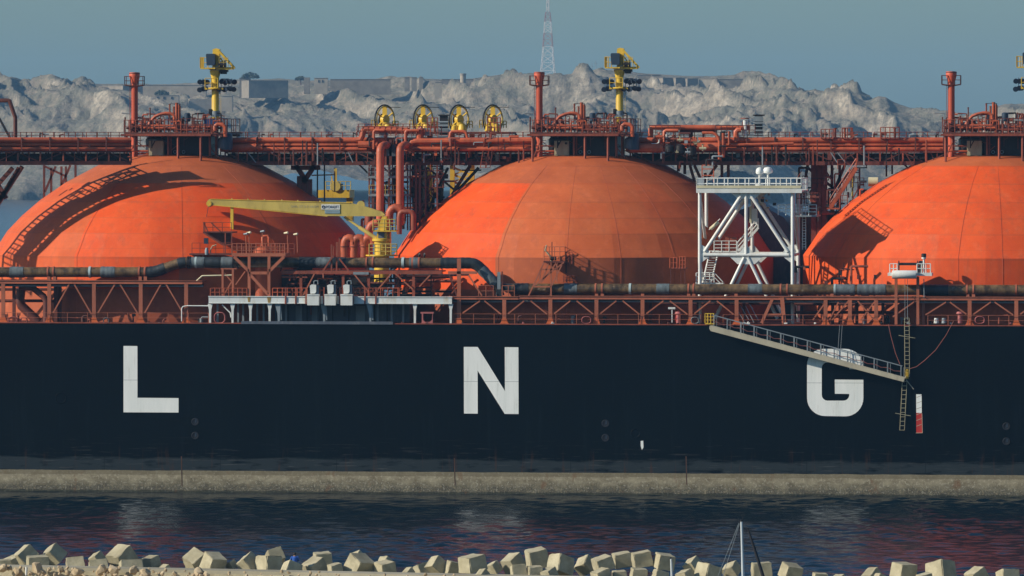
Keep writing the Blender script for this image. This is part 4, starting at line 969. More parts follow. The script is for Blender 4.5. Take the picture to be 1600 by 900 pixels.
# railing and bent pipe at the left picture edge
obj('crane_stay', MB().tube([P(-60, 157, 8), P(13, 157, 8), P(15, 158, 8), P(24, 184, 8), P(24, 216, 8)], [.22, .22, .24, .22, .22], 8), M['reddark'], ship, 'bent red pole at the upper left edge')
obj('crane_stay', MB().barpx((-20, 150), (16, 216), 8, .22), M['dark'], ship)

# cable trays, lamps and small fittings strung along the bridges
rr = rs(61)
for x0, x1, Y in ((372, 560, 19.2), (690, 826, 18.4), (1150, 1470, 19.3), (0, 190, 9.5)):
    n = int((x1-x0)/7)
    for k in range(n):
        px = x0+(x1-x0)*k/n+rr.uniform(-2, 2); t = rr.random()
        if t < .35: g = MB().boxpx(px, rr.uniform(236, 246), px+rr.uniform(2, 7), rr.uniform(248, 256), Y+rr.uniform(0, 3), .3)
        elif t < .6: g = MB().tubepx([(px, 258), (px, rr.uniform(214, 236))], Y-.2, rr.uniform(.05, .12), 6)
        elif t < .8: g = MB().tubepx([(px, 217), (px, rr.uniform(208, 212)), (px+rr.uniform(3, 9), 210)], Y+1.5, rr.uniform(.06, .14), 6)
        else: g = MB().barpx((px, 238), (px+rr.uniform(6, 16), 254), Y, .1)
        obj('bridge_fitting', g, M[rr.choice(['dark', 'reddark', 'red', 'reddark', 'dark', 'grey'])], ship)

for x0, x1, y0, y1, n in ((566, 690, 212, 256, 40), (1020, 1130, 206, 256, 26), (690, 800, 210, 256, 18)):
    for k in range(n):
        px = rr.uniform(x0, x1); py = rr.uniform(y0, y1); Y = rr.uniform(17.6, 19.5); t = rr.random()
        if t < .45: g = MB().tubepx([(px, py+rr.uniform(4, 16)), (px, py+1), (px+1, py), (px+rr.uniform(4, 18), py)], Y, rr.uniform(.05, .14), 7)
        elif t < .7: g = MB().boxpx(px, py, px+rr.uniform(2, 6), py+rr.uniform(3, 8), Y, .35)
        else: g = MB().barpx((px, py), (px, py+rr.uniform(8, 26)), Y, rr.uniform(.05, .12))
        obj('bridge_fitting', g, M[rr.choice(['dark', 'reddark', 'red', 'reddark', 'dark', 'redpipe', 'grey'])], ship)

for x0, x1, y0, y1, n in ((1246, 1345, 262, 335, 46), (564, 694, 258, 350, 56)):
    for k in range(n):
        px = rr.uniform(x0, x1); py = rr.uniform(y0, y1); Y = rr.uniform(18.5, 27); t = rr.random()
        if t < .4: g = MB().tubepx([(px, py+rr.uniform(6, 30)), (px, py+1), (px+1, py), (px+rr.uniform(4, 20), py)], Y, rr.uniform(.05, .16), 7)
        elif t < .55: g = MB().boxpx(px, py, px+rr.uniform(2, 7), py+rr.uniform(3, 9), Y, .4)
        elif t < .75: g = MB().rail([P(px, py, Y), P(px+rr.uniform(8, 20), py, Y)], 1.0, .6, .035, 2)
        else: g = MB().barpx((px, py), (px+rr.uniform(-14, 14), py+rr.uniform(8, 30)), Y, rr.uniform(.06, .16))
        obj('tower_fitting', g, M[rr.choice(['dark', 'reddark', 'red', 'reddark', 'dark', 'redpipe', 'dark'])], ship)

# ================================================================== port side deck: gallery, pipeline, manifold, crane
def Zp(py, px, Y): return P(px, py, Y).z
# ---- galleries: a beam on posts with flared feet
def gallery(x0, x1, ytop, ybot, posts, lab, braces=(), Y=.55, feet=True):
    a = P(x0, ytop, Y); b = P(x1, ytop, Y); z0 = Zp(ybot, (x0+x1)/2, Y); z1 = Zp(ytop, (x0+x1)/2, Y)
    o = obj('gallery_beam', MB().box(a.x, b.x, Y-.12, Y+.12, z1-.06, z1).box(a.x, b.x, Y-.03, Y+.03, z0+.04, z1-.06).box(a.x, b.x, Y-.12, Y+.12, z0, z0+.04), M['post'], ship, lab)
    obj('gallery_floor', MB().box(a.x, b.x, Y+.13, Y+3.4, z1-.12, z1-.05), M['reddark'], o)
    obj('rear_beam', MB().box(a.x, b.x, Y+3.42, Y+3.6, z0, z1), M['reddark'], o)
    obj('service_pipe', MB().tube([(a.x, Y+.5, z0-.22), (b.x, Y+.5, z0-.22)], .1, 8), M['grey'], o)
    obj('service_pipe', MB().tube([(a.x, Y+.9, z0-.15), (b.x, Y+.9, z0-.15)], .14, 8), M['dark'], o)
    for px in posts:
        x = XP(px, Y)
        obj('post', MB().box(x-.2, x+.2, Y-.1, Y+.1, ZD, z0), M['post'], o)
        if feet: obj('post_foot', MB().prism([(x-.5, Y-.12, ZD+.08), (x+.5, Y-.12, ZD+.08), (x+.36, Y-.12, ZD+.22), (x+.22, Y-.12, ZD+.62), (x-.22, Y-.12, ZD+.62), (x-.36, Y-.12, ZD+.22)], (0, .26, 0)), M['foot'], o)
        obj('rear_post', MB().box(x-.16+.5, x+.16+.5, Y+3.3, Y+3.6, ZD, z0), M['reddark'], o)
    for p, q in braces: obj('brace', MB().barpx(p, q, Y+.02, .14, .14), M['post'], o)
    return o
brl = []
for l, r in zip([77, 147, 220], [147, 220, 291]):
    m = (l+r)/2; brl += [((m-4, 444), (l+6, 489)), ((m+4, 444), (r-4, 491))]
gallery(-30, 316, 438, 443.5, [5, 77, 147, 220, 291], 'left gallery beam carrying the brown pipeline', brl)
posts_r = [788, 860, 932, 1004, 1079, 1151]; br = []
for l, r in zip(posts_r, posts_r[1:]):
    m = (l+r)/2; br += [((m-5, 470), (l+6, 490)), ((m+5, 470), (r-5, 491))]
gallery(811, 1232, 462.5, 468, posts_r[1:], 'middle gallery beam below the brown pipeline', br)
posts_q = [1290, 1328, 1369, 1515, 1588]; br = [((1548, 472), (1521, 491)), ((1554, 472), (1583, 492)), ((1478, 472), (1446, 492)), ((1484, 472), (1510, 491)), ((1620, 472), (1594, 491)), ((1395, 495), (1432, 469)), ((1310, 472), (1296, 500)), ((1340, 470), (1366, 500)), ((1300, 500), (1326, 470)), ((1345, 500), (1366, 472)), ((1270, 500), (1290, 472))]
gallery(1232, 1640, 463.5, 469, posts_q, 'right gallery beam below the brown pipeline', br)
gx = gallery(700, 810, 463, 468, [788], 'short stepped gallery beam right of the white platform', [((750, 470), (723, 489)), ((757, 470), (783, 491)), ((732, 430), (753, 462))])
obj('upper_post', MB().boxpx(714, 404, 720, 506, .5, .25), M['post'], gx); x = XP(717, .5)
obj('post_foot', MB().prism([(x-.5, .36, ZD+.08), (x+.5, .36, ZD+.08), (x+.36, .36, ZD+.22), (x+.22, .36, ZD+.62), (x-.22, .36, ZD+.62), (x-.36, .36, ZD+.22)], (0, .3, 0)), M['foot'], gx)
obj('upper_beam', MB().boxpx(700, 424, 745, 428, .5, .3), M['post'], gx)
obj('brace', MB().barpx((702, 430), (714, 462), .6, .15), M['reddark'], gx)
obj('railing', MB().rail([P(748, 463, .6), P(771, 463, .6)], 1.1, .7, .04, 2, .05), M['post'], gx); obj('railing', MB().rail([P(785, 463, .6), P(804, 463, .6)], 1.1, .6, .04, 2, .05), M['post'], gx)
# A shaped leg
af = obj('raking_leg', MB().barpx((1222, 465), (1225, 505), .5, .42, .3).barpx((1207, 467), (1190, 505), .5, .42, .3).barpx((1198, 492), (1222, 492), .5, .3, .26), M['post'], ship, 'A shaped gallery leg right of the gangway top')
# ---- brown cargo pipeline
PY = 2.2; R0 = .53
ptsL = [(-40, 425.3), (60, 425.2), (232, 425), (240, 424.5), (248, 422.5), (256, 419.5), (276, 412.5), (284, 410.5), (292, 410), (400, 410), (560, 410.5), (733, 411), (739, 411.5), (744, 413.5), (749, 417), (777, 446), (780, 452)]
g = MB().tubepx(ptsL, PY, R0, 20); pl = obj('cargo_pipeline', g, M['pipe'], ship, 'brown pipeline rising over the gallery at left', ang=30)
g = MB().tubepx([(800, 451), (820, 451), (1100, 452), (1640, 453.4)], PY, R0+.02, 20); pr = obj('cargo_pipeline', g, M['pipe'], ship, 'long straight brown pipeline at right', ang=30)
def along(pts, px):
    for (x0, y0), (x1, y1) in zip(pts, pts[1:]):
        if x0 <= px <= x1: return y0+(y1-y0)*(px-x0)/(x1-x0)
    return pts[-1][1]
ptsR = [(800, 451), (820, 451), (1100, 452), (1640, 453.4)]
def sleeve(parent, pts, x0, x1, m, dr=.04, nm='wrap', n=6):
    xs = [x0+(x1-x0)*i/n for i in range(n+1)]
    if m in ('wrap', 'blackwrap') and x1-x0 > 12:
        n = int((x1-x0)/2.2); xs = [x0+(x1-x0)*i/n for i in range(n+1)]; rr = rs(int(x0)); rad = [R0+dr+rr.uniform(-.012, .03) for _ in xs]
    else: rad = [R0+dr]*len(xs)
    obj(nm, MB().tube([P(x, along(pts, x), PY) for x in xs], rad, 20), M[m], parent)
for a, b, m in [(16, 37, 'wrap'), (158, 180, 'wrap'), (230, 258, 'blackwrap'), (279, 290, 'blackwrap'), (298, 320, 'wrap'), (321, 345, 'blackwrap'), (346, 364, 'wrap'), (468, 495, 'blackwrap'), (495, 517, 'wrap'), (517, 541, 'blackwrap'), (640, 656, 'wrap'), (689, 752, 'blackwrap'), (752, 775, 'wrap')]: sleeve(pl, ptsL, a, b, m)
for a, b in [(139, 142.5), (305, 308), (628, 632)]: sleeve(pl, ptsL, a, b, 'palering', .07, 'pale_ring', 1)
for x in (75.5, 84, 218, 227, 573, 583, 645, 655): sleeve(pl, ptsL, x-1.3, x+1.3, 'post', .07, 'clamp', 1)
for x in (294, 297, 365, 372): sleeve(pl, ptsL, x-1, x+1, 'dark', .12, 'flange', 1)
for a, b, m in [(882, 902, 'wrap'), (1026, 1046, 'wrap'), (1169, 1191, 'wrap'), (1306, 1336, 'wrap'), (1340, 1384, 'wrap'), (804, 826, 'blackwrap'), (1440, 1482, 'blackwrap')]: sleeve(pr, ptsR, a, b, m)
for a, b in [(983, 986.5), (1303, 1306)]: sleeve(pr, ptsR, a, b, 'palering', .07, 'pale_ring', 1)
for x in (931, 941, 1076, 1084, 1220, 1230, 1511, 1521, 1588): sleeve(pr, ptsR, x-1.3, x+1.3, 'post', .07, 'clamp', 1)
for x in (76, 85, 219, 227): obj('saddle', MB().boxpx(x-2.5, 432, x+2.5, 438, PY-.4, .8), M['post'], pl)
for x in (932, 941, 1076, 1084, 1512, 1521, 860, 1004, 1150, 1300, 1400): obj('saddle', MB().boxpx(x-2.5, 459, x+2.5, 463.5, PY-.4, .8), M['post'], pr)
# expansion valve and painted vertical board where the pipeline steps down
vb = obj('line_valve', MB().tubepx([(781, 461), (781, 448), (792, 450), (803, 450)], PY, .5, 16).boxpx(776, 440, 784, 470, PY-.6, .5), M['blackwrap'], ship, 'black step down valve in the pipeline')
obj('warning_board', MB().boxpx(777, 425, 782, 452, .95, .06), M['grey'], vb); obj('warning_board', MB().boxpx(783.5, 424, 785.5, 470, 1.0, .1), M['reddark'], vb)
# ---- deck edge rail
for a, b in [(-20, 326), (708, 1095), (1130, 1380), (1450, 1640)]:
    obj('railing', MB().rail([P(a, 506, .3), P(b, 506, .3)] if False else [Vector((XP(a, .3), .3, ZD+.05)), Vector((XP(b, .3), .3, ZD+.05))], 1.05, 2.2, .022, 2, .035), M['post'], ship)
# ---- fairleads (oval rings on the deck edge) and roller
for px, w, h, m in [(20, 7.4, 5.8, 'pink'), (37, 6, 5, 'pink'), (343.5, 9.4, 9.4, 'pink'), (166, 5, 5, 'grey'), (916.5, 8, 6, 'pink'), (1086, 6.5, 5.5, 'grey'), (1531, 8, 6, 'pink')]:
    c = P(px, 506-h, .35); g = MB(); n = 28; b0 = 0
    for i in range(n):
        t = 2*PI*i/n; u = Vector((math.copysign(abs(math.cos(t))**.75, math.cos(t))*w/15.2, 0, math.copysign(abs(math.sin(t))**.75, math.sin(t))*h/15.2))
        for j in range(8):
            q = 2*PI*j/8; g.v.append(tuple(c+u*(1-.22*(1-math.cos(q))*.5)+Vector((0, .24*math.sin(q), 0))))
    for i in range(n):
        for j in range(8): g.f.append((i*8+j, ((i+1) % n)*8+j, ((i+1) % n)*8+(j+1) % 8, i*8+(j+1) % 8))
    obj('fairlead', g, M[m], ship)
fl = obj('fairlead', MB().prism([P(659, 505, .2), P(659, 490, .2), P(661, 490, .2), P(661, 500, .2), P(664, 503, .2), P(671, 503, .2), P(675, 500, .2), P(675.5, 490, .2), P(676, 490, .2), P(676, 505, .2)], (0, .6, 0)).boxpx(657, 487.5, 677.5, 490, .2, .6), M['pink'], ship, 'square roller fairlead under the white platform')
for px in (1500, 1060): obj('mushroom_vent', MB().tubepx([(px, 505), (px, 492), (px, 490), (px, 487)], .8, [.24, .24, .42, .3], 14), M['pink'], ship)
# ---- white platform with fascia
f0 = P(326, 463, .05); f1 = P(706, 463, .05); zt = Zp(463, 500, .05); zb = Zp(474.5, 500, .05)
wp = obj('manifold_platform', MB().box(f0.x, f1.x, .05, .3, zb, zt).box(f0.x, f1.x, .31, 5.5, zt-.2, zt-.08), M['fascia'], ship, 'long white fascia platform on brackets')
obj('fascia_lip', MB().box(f0.x-.05, f1.x+.05, -.02, .045, zt-.08, zt).box(f0.x, f1.x, -.01, .045, zb, zb+.07), M['white'], wp)
for a, y0, y1, w in [(389, 463.5, 472, 2.6), (420.5, 463.5, 473, 3.4)]: obj('rust_run', MB().prism([P(a-w, y0, .044), P(a+w, y0, .044), P(a+w*.55, y1, .044), P(a-w*.5, y1, .044)], (0, -.012, 0)), M['ochre'], wp)
for px in (328, 363, 391, 421, 648, 704):
    obj('bracket', MB().prismpx([(px-3.5, 475), (px+4, 475), (px+2, 484), (px+1.7, 505), (px-1.4, 505), (px-1.5, 484)], .15, .3), M['white'], wp)
for px in (434, 505, 577): obj('bracket', MB().prismpx([(px-4.5, 475), (px+4, 475), (px+3, 503), (px, 503), (px-.5, 490)], .2, .25).barpx((px+4, 476), (px+5.5, 500), .3, .12), M['grey'], wp)
for px in (340, 372, 380, 402, 412, 447, 470, 590, 612, 630): obj('stanchion', MB().barpx((px, 475), (px, 505), 2.6, .2), M['grey'], wp)
obj('bracket_strut', MB().tubepx([(347, 476), (360, 489), (361, 496)], .3, .07, 8), M['white'], wp)
obj('hand_pipe', MB().tubepx([(284, 502), (284, 482), (286, 479), (292, 477.8), (328, 478)], .3, .06, 8), M['white'], wp)
cab = obj('side_cabin', MB().box(XP(430, 4.5), XP(640, 4.5), 4.5, 12, ZD+.05, zt-.25), M['slate'], ship, 'slate grey cabin wall beneath the white platform')
for a, b in [(462, 472), (487, 496), (556, 570)]: obj('cabin_door', MB().boxpx(a, 478, b, 503, 4.45, .06), M['grey'], cab)
for a in (450, 480, 500, 520, 545, 585, 605): obj('cabin_stiffener', MB().barpx((a, 476), (a, 503), 4.4, .12), M['dark'], cab)
obj('bulwark', MB().box(XP(377, .0), XP(614, 0), -.06, .1, ZD-.02, ZD+.28), M['slate'], ship, 'low dark bulwark under the white platform')
# platform railings, red
for a, b in [(329, 386), (426, 480), (590, 622), (556, 590)]: obj('railing', MB().rail([P(a, 463, .3), P(b, 463, .3)], .85, .5, .035, 2, .05), M['redpipe'], wp)
for px in (446, 462, 478, 499.5, 506, 525, 531, 552, 570, 587): obj('fascia_post', MB().boxpx(px-1.1, 449, px+1.1, 475, -.05, .09), M['red'], wp)
obj('step_frame', MB().rail([P(595, 462.5, .3), P(624, 462.5, .3)], .82, 1.9, .05, 1, .06), M['redpipe'], wp)
for px0, px1 in ((480, 498), (507, 524.5), (532, 550.5)):
    bx = obj('hose_box', MB().boxpx(px0, 461, px1, 477, -.75, .8), M['white'], wp)
    obj('box_lid', MB().boxpx(px0-.4, 460, px1+.4, 461.6, -.8, .9), M['fascia'], bx)
    a = px0+4
    lid = obj('control_panel', MB().prismpx([(a, 446), (a+3, 444.5), (a+10, 445), (a+10, 456), (a+8, 458.5), (a+1, 459)], -.3, .25), M['white'], bx)
    obj('panel_side', MB().prismpx([(a+10.2, 444.5), (a+14, 446), (a+14, 460), (a+8.6, 460), (a+10.2, 456)], -.25, .4), M['navy'], bx)
    obj('panel_tube', MB().tubepx([(a+7, 447), (a+6.5, 440), (a+8.5, 438.6), (a+12.5, 438.6), (a+13, 444)], -.1, .06, 8), M['grey'], bx)
# gallery above the platform
u0 = obj('upper_gallery', MB().boxpx(440, 423.5, 690, 428, 1.0, .3).boxpx(440, 432, 480, 434, 1.2, .2), M['red'], ship, 'red upper gallery beam over the manifold')
for p, q in [((491, 428), (474, 461)), ((553, 428), (576, 456)), ((611, 428), (583, 461)), ((618, 428), (645, 452)), ((672, 430), (655, 448)), ((505, 427), (505, 434))]: obj('brace', MB().barpx(p, q, 1.0, .13), M['post'], u0)
for px in (576, 646, 470, 536): obj('post', MB().boxpx(px-2, 428, px+2, 463, 1.2, .3), M['red'], u0)
obj('gallery_floor', MB().boxpx(440, 423, 690, 424.5, 1.3, 3.5), M['reddark'], u0)
obj('support_leg', MB().barpx((518, 382), (518, 424), 1.2, .16).barpx((526, 378), (526, 424), 1.3, .16).barpx((521, 384), (521, 424), 2, .12).barpx((530, 372), (533, 424), 2.2, .12).barpx((521, 399), (505, 423), 1.1, .16).barpx((530, 404), (545, 423), 1.3, .16), M['red'], u0)
obj('saddle_plate', MB().boxpx(552, 425, 576, 429, .9, .2), M['grey'], u0)
# clutter of manifold pipework behind the platform
rr = rs(77)
for k in range(34):
    py = rr.uniform(428, 462); x0 = rr.uniform(440, 660); L_ = rr.uniform(20, 90); Y = rr.uniform(2.6, 6.5)
    obj('manifold_pipe', MB().tubepx([(x0, py+rr.uniform(6, 20)), (x0, py+1), (x0+1.5, py), (x0+L_, py)], Y, rr.uniform(.05, .17), 8), M[rr.choice(['reddark', 'dark', 'dark', 'red', 'reddark', 'dark'])], ship)
for k in range(22):
    px = rr.uniform(445, 700); py = rr.uniform(436, 460); s = rr.uniform(1.5, 3.5); Y = rr.uniform(2.2, 6)
    obj('valve', MB().tubepx([(px, py+s*3), (px, py)], Y, s*.035, 8).disc(P(px, py, Y), UP, s*.07, .06, 12).tubepx([(px-s*1.3, py+s*2), (px+s*1.3, py+s*2)], Y, s*.05, 9), M[rr.choice(['reddark', 'dark', 'red', 'redpipe'])], ship)
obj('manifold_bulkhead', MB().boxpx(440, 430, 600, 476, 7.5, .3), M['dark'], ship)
# clutter under the galleries
for k in range(46):
    px = rr.choice([rr.uniform(-5, 330), rr.uniform(715, 1100), rr.uniform(1120, 1600)]); Y = rr.uniform(1.2, 4.8); hgt = rr.uniform(4, 14)
    gg = MB().tubepx([(px, 506), (px, 506-hgt)], Y, rr.uniform(.08, .2), 8)
    t = rr.random()
    if t < .35: gg.disc(P(px, 506-hgt, Y), UP, rr.uniform(.2, .35), .12, 12)
    elif t < .7: gg.tubepx([(px, 506-hgt), (px+1.5, 504.5-hgt), (px+rr.uniform(4, 20), 504.5-hgt)], Y, .09, 8)
    else: gg.boxpx(px-2, 506-hgt-3, px+3, 506-hgt+1, Y-.15, .4)
    obj(rr.choice(['deck_vent', 'mooring_post', 'deck_valve']), gg, M[rr.choice(['reddark', 'dark', 'red', 'reddark', 'red', 'grey'])], ship)
for px0, px1, py in [(-20, 330, 470), (-20, 320, 452), (720, 1240, 474), (1240, 1620, 475), (1240, 1620, 488)]:
    obj('deck_pipe', MB().tubepx([(px0, py), (px1, py)], 5.2, .16, 8), M['reddark'], ship)
obj('bent_pipe', MB().tubepx([(30, 447), (50, 449), (68, 463), (72, 470), (72, 503)], 1.6, .34, 12), M['reddark'], ship); obj('bent_pipe', MB().tubepx([(60, 503), (34, 478), (31, 470), (33, 452)], 4, .5, 12), M['reddark'], ship)
obj('thick_post', MB().boxpx(84, 443, 90, 506, 2.4, .5), M['reddark'], ship)
# ---- X framed platform with vertical drum
xp = obj('drum_platform', MB().boxpx(362, 396, 446, 400.5, .4, 3.4), M['post'], ship, 'red framed platform around the vertical drum')
for p, q in [((389.5, 400), (389.5, 464)), ((420.5, 400), (420.5, 464)), ((366, 401), (389, 424)), ((444, 401), (421, 424)), ((389, 426.5), (420, 426.5)), ((391, 429), (419, 460))]: obj('frame_member', MB().barpx(p, q, .5, .3, .3), M['post'], xp)
obj('railing', MB().rail([P(363, 396.5, .45), P(445, 396.5, .45)], 1.05, .5, .04, 3, .05), M['post'], xp); obj('railing', MB().rail([P(363, 396.5, 3.7), P(460, 396.5, 3.7)], 1.05, .6, .035, 2, .045), M['red'], xp)
dz = Zp(470, 409, 4.2); c = P(410, 420, 4.2)
zz = lambda py: Zp(py, 410, 4.2)-dz
dr = obj('vertical_drum', MB().lathe((c.x, c.y, dz), [(.78, 0), (.78, zz(404)), (.84, zz(402)), (.84, zz(398)), (1.0, zz(395)), (1.0, zz(391)), (.8, zz(387.5)), (.45, zz(385)), (.1, zz(384.5))], 28), M['redpipe'], ship, 'vertical red drum with domed top')
obj('dome_nozzle', MB().tubepx([(410, 385), (410, 372), (412, 369), (418, 368.5), (420, 371), (420, 384)], 4.2, .14, 10), M['redpipe'], dr)
for px, py in ((389, 364), (384, 366), (410, 362), (447, 364.5), (462, 366.5)):
    lp = obj('lamp_post', MB().tubepx([(px+(3 if px in (447, 462) else 1), 396), (px+(2 if px in (447, 462) else 0), py)], 1.2, .05, 6), M['post'], ship)
    obj('lamp_head', MB().tube([P(px-3, py, 1.2), P(px+3, py-1, 1.0)], [.09, .13], 10), M['oldwhite' if px in (389, 447, 462) else 'grey'], lp)
for p, q in [((348, 420), (348, 463)), ((364, 420), (364, 463)), ((345, 420), (370, 420)), ((350, 426), (362, 440)), ((362, 440), (350, 460)), ((383, 424), (368, 445))]: obj('trestle_bar', MB().barpx(p, q, .8, .22 if p[0] in (348, 364) else .12), M['post'], ship)
obj('handrail', MB().tubepx([(306, 440), (316, 431), (362, 430)], .8, .08, 8), M['oldwhite'], ship)
# basket platform under the boom tip
bk = obj('boom_rest', MB().prismpx([(318, 363), (362, 362), (362, 384), (350, 383)], 4.5, .2), M['reddark'], ship, 'triangular red boom rest platform below the boom tip')
obj('rest_floor', MB().boxpx(317, 362, 364, 364, 2.6, 3), M['reddark'], bk)
for p, q in [((318, 364), (348, 383)), ((362, 364), (362, 398)), ((352, 364), (352, 398)), ((348, 383), (362, 382)), ((320, 362), (320, 347)), ((318, 347), (325, 362)), ((330, 348), (345, 362))]: obj('rest_member', MB().barpx(p, q, 2.6, .12), M['red'], bk)
obj('railing', MB().rail([P(318, 362.5, 2.6), P(362, 362.5, 2.6)], 1.0, .9, .03, 2, .04), M['red'], bk)
obj('railing', MB().rail([P(300, 396, 3), P(362, 396, 3)], 1.1, .8, .025, 2, .035), M['red'], bk)
obj('walkway', MB().boxpx(296, 396, 364, 398.5, 2.2, 2), M['reddark'], bk)
obj('panel', MB().boxpx(318.5, 372, 325, 381, 2.5, .3), M['navy'], bk); obj('goose_neck', MB().tubepx([(329, 398), (329, 390), (332, 384.5), (338, 382.5)], 2.4, .06, 8), M['beige'], bk); obj('bell', MB().tubepx([(323, 398), (323, 391), (323, 387)], 2.3, [.2, .2, .1], 10), M['grey'], bk)
# ---- yellow deck crane
CY = 7.0; cc = P(596.5, 390, CY); cz = Zp(406, 596, CY); q = lambda py: Zp(py, 596, CY)-cz
ck = obj('deck_crane', MB().lathe((cc.x, cc.y, cz-2.4), [(.80, 0), (.80, q(378)+2.4), (1.02, q(376.5)+2.4), (1.02, q(373)+2.4), (.8, q(372)+2.4)], 28), M['yellow'], ship, 'yellow deck crane with long boom reaching left')
obj('king_post', MB().prism([P(588, 373, CY-.7), P(590, 358, CY-.7), P(594, 346, CY-.7), P(597, 338, CY-.7), P(604, 338, CY-.7), P(605, 373, CY-.7)], (0, 1.4, 0)), M['yellow'], ck)
obj('crane_cabin', MB().boxpx(591, 360, 600, 372, CY-.85, .2), M['slate'], ck)
obj('rear_plate', MB().boxpx(597, 359, 609, 400, CY-.2, 1.2), M['olive'], ck)
lowp = obj('crane_platform', MB().lathe((cc.x, cc.y, Zp(400, 596, CY)), [(.82, 0), (1.7, 0), (1.7, .14), (.82, .14)], 24), M['yellow'], ck)
for (a, b, py, hh) in ((577, 620, 398.5, 1.15), (583, 618, 360, 1.15)):
    obj('railing', MB().rail([P(a, py, CY-1.3), P(b, py, CY-1.3), P(b, py, CY+1)], hh, .55, .045, 3, .06), M['olive'], ck)
obj('crane_platform', MB().boxpx(583, 360, 619, 362, CY-1.3, 2.4), M['yellow'], ck)
BY = CY-.45
boom = obj('boom', MB().prismpx([(324, 314), (327, 311), (332, 311), (450, 313.6), (545, 317), (572, 323), (597, 331), (602, 336), (596, 338), (545, 337.8), (512, 337.5), (450, 331), (390, 325.5), (333, 320.2), (327, 323.5), (324.5, 322.5)], BY, .9), M['olive'], ck)
obj('boom_flange', MB().bar(P(330, 311, BY+.45), P(548, 317, BY+.45), 1.0, .06), M['yellow'], boom)
obj('boom_flange', MB().bar(P(334, 320.5, BY+.45), P(512, 337.9, BY+.45), 1.0, .06), M['yellow'], boom)
obj('sheave', MB().disc(P(564, 320, BY+.4), (0, 1, 0), .42, .35, 20), M['olive'], boom); obj('sheave', MB().disc(P(327.5, 318, BY+.4), (0, 1, 0), .28, 1.0, 16), M['yellow'], boom)
for px in (362, 387, 413, 440, 465, 500): obj('boom_lug', MB().boxpx(px-.8, along([(330, 311), (548, 317)], px)-2.2, px+.8, along([(330, 311), (548, 317)], px), BY+.3, .2), M['olive'], boom)
obj('luffing_ram', MB().tube([P(538, 339, BY+.4), P(560, 354, BY+.5), P(562, 355.5, BY+.5), P(589, 373, CY)], [.12, .12, .2, .2], 12), M['olive'], ck)
obj('boom_crutch', MB().boxpx(360, 321.5, 364.5, 362, BY+.1, .4), M['yellow'], bk)
obj('hoist_cable', MB().tubepx([(325.5, 323), (321, 348), (324, 361)], BY+.3, .03, 5), M['black'], ck)
sg = obj('boom_sign', MB().boxpx(502, 319.3, 531, 327.4, BY-.06, .05), M['white'], boom)
sg2 = obj('boom_sign', MB().boxpx(507.5, 328.3, 531, 333.5, BY-.06, .05), M['signblue'], boom)
def text(body, px, py, hpx, Y, mat, parent, wpx=None, name='lettering'):
    cu = bpy.data.curves.new(name, 'FONT'); cu.body = body; cu.align_x = 'CENTER'; cu.align_y = 'CENTER'; cu.size = 1; cu.extrude = .004
    t = bpy.data.objects.new('t', cu); COL.objects.link(t); dg = bpy.context.evaluated_depsgraph_get(); me = bpy.data.meshes.new_from_object(t.evaluated_get(dg)); bpy.data.objects.remove(t)
    xs = [v.co.x for v in me.vertices]; ys = [v.co.y for v in me.vertices]; cx, cy = (min(xs)+max(xs))/2, (min(ys)+max(ys))/2
    k = hpx/14.9/(max(ys)-min(ys)); kx = wpx/14.9/(max(xs)-min(xs)) if wpx else k; p = P(px, py, Y)
    for v in me.vertices: v.co = Vector((p.x+(v.co.x-cx)*kx, Y-v.co.z, p.z+(v.co.y-cy)*k))
    me.materials.clear(); me.materials.append(M[mat]); return obj(name, me, None, parent)
text('HYDRALIFT', 518.5, 323.3, 4.3, BY-.075, 'text', sg, 22)
obj('sign_emblem', MB().ring(P(505.3, 323.3, BY-.08), (0, 1, 0), .13, .035, 20, 6), M['text'], sg)
obj('sign_marks', MB().boxpx(509, 330.2, 529.5, 331.6, BY-.066, .004), M['grey'], sg2)
text('SWL 5T 3.7-18.5M', 476, 322.8, 3.6, BY-.012, 'beige', boom, 43)
# ---- small lattice lookout at the middle tank
lk = obj('monitor_platform', MB().boxpx(849, 408, 883, 410.5, 1.2, 2.4), M['reddark'], ship, 'small red monitor platform on raking legs before the middle tank')
for p, q in [((850, 410), (826, 462)), ((881, 410), (835, 446)), ((870, 410), (845, 442)), ((861, 410), (861, 463)), ((870, 410), (870, 440)), ((878, 414), (862, 446)), ((845, 421), (870, 421)), ((845, 421), (843, 437)), ((857, 412), (848, 436)), ((834, 448), (861, 448))]: obj('leg', MB().barpx(p, q, 1.1, .14), M['post'], lk)
obj('railing', MB().rail([P(850, 408, 1.2), P(883, 408, 1.2), P(883, 408, 3.6)], 1.5, .55, .03, 3, .04), M['post'], lk); obj('railing', MB().rail([P(850, 408, 3.6), P(874, 408, 3.6)], 1.5, .7, .03, 2, .04), M['post'], lk)
obj('aerial', MB().tubepx([(862.5, 408), (862.5, 378)], 2, .045, 6), M['dark'], lk); obj('monitor_gun', MB().tubepx([(862, 408), (862, 403), (852, 391), (854, 383)], 2, [.14, .12, .1, .07], 8), M['beige'], lk)
obj('fire_monitor', MB().tubepx([(860, 404), (869, 404)], 1.8, .2, 10), M['dark'], lk)
def cage(px0, px1, py0, py1, Y, m):
    p = P(px0, py1, Y); o = obj('ladder_cage', MB().rail([P(px0, py1, Y), P(px1, py1, Y)], (py1-py0)/14.8, .35, .035, 4, .04), M[m], ship); return o
cage(884.5, 894, 394, 417, 2.6, 'red'); cage(880, 901, 431, 441, 2.2, 'red')
obj('ladder_stile', MB().barpx((884.5, 394), (884.5, 427), 2.6, .1), M['dark'], ship)
kp = obj('tank_platform', MB().boxpx(1048, 418, 1072, 420, 3.4, 1.4), M['red'], ship, 'small orange ladder platform on the middle tank side')
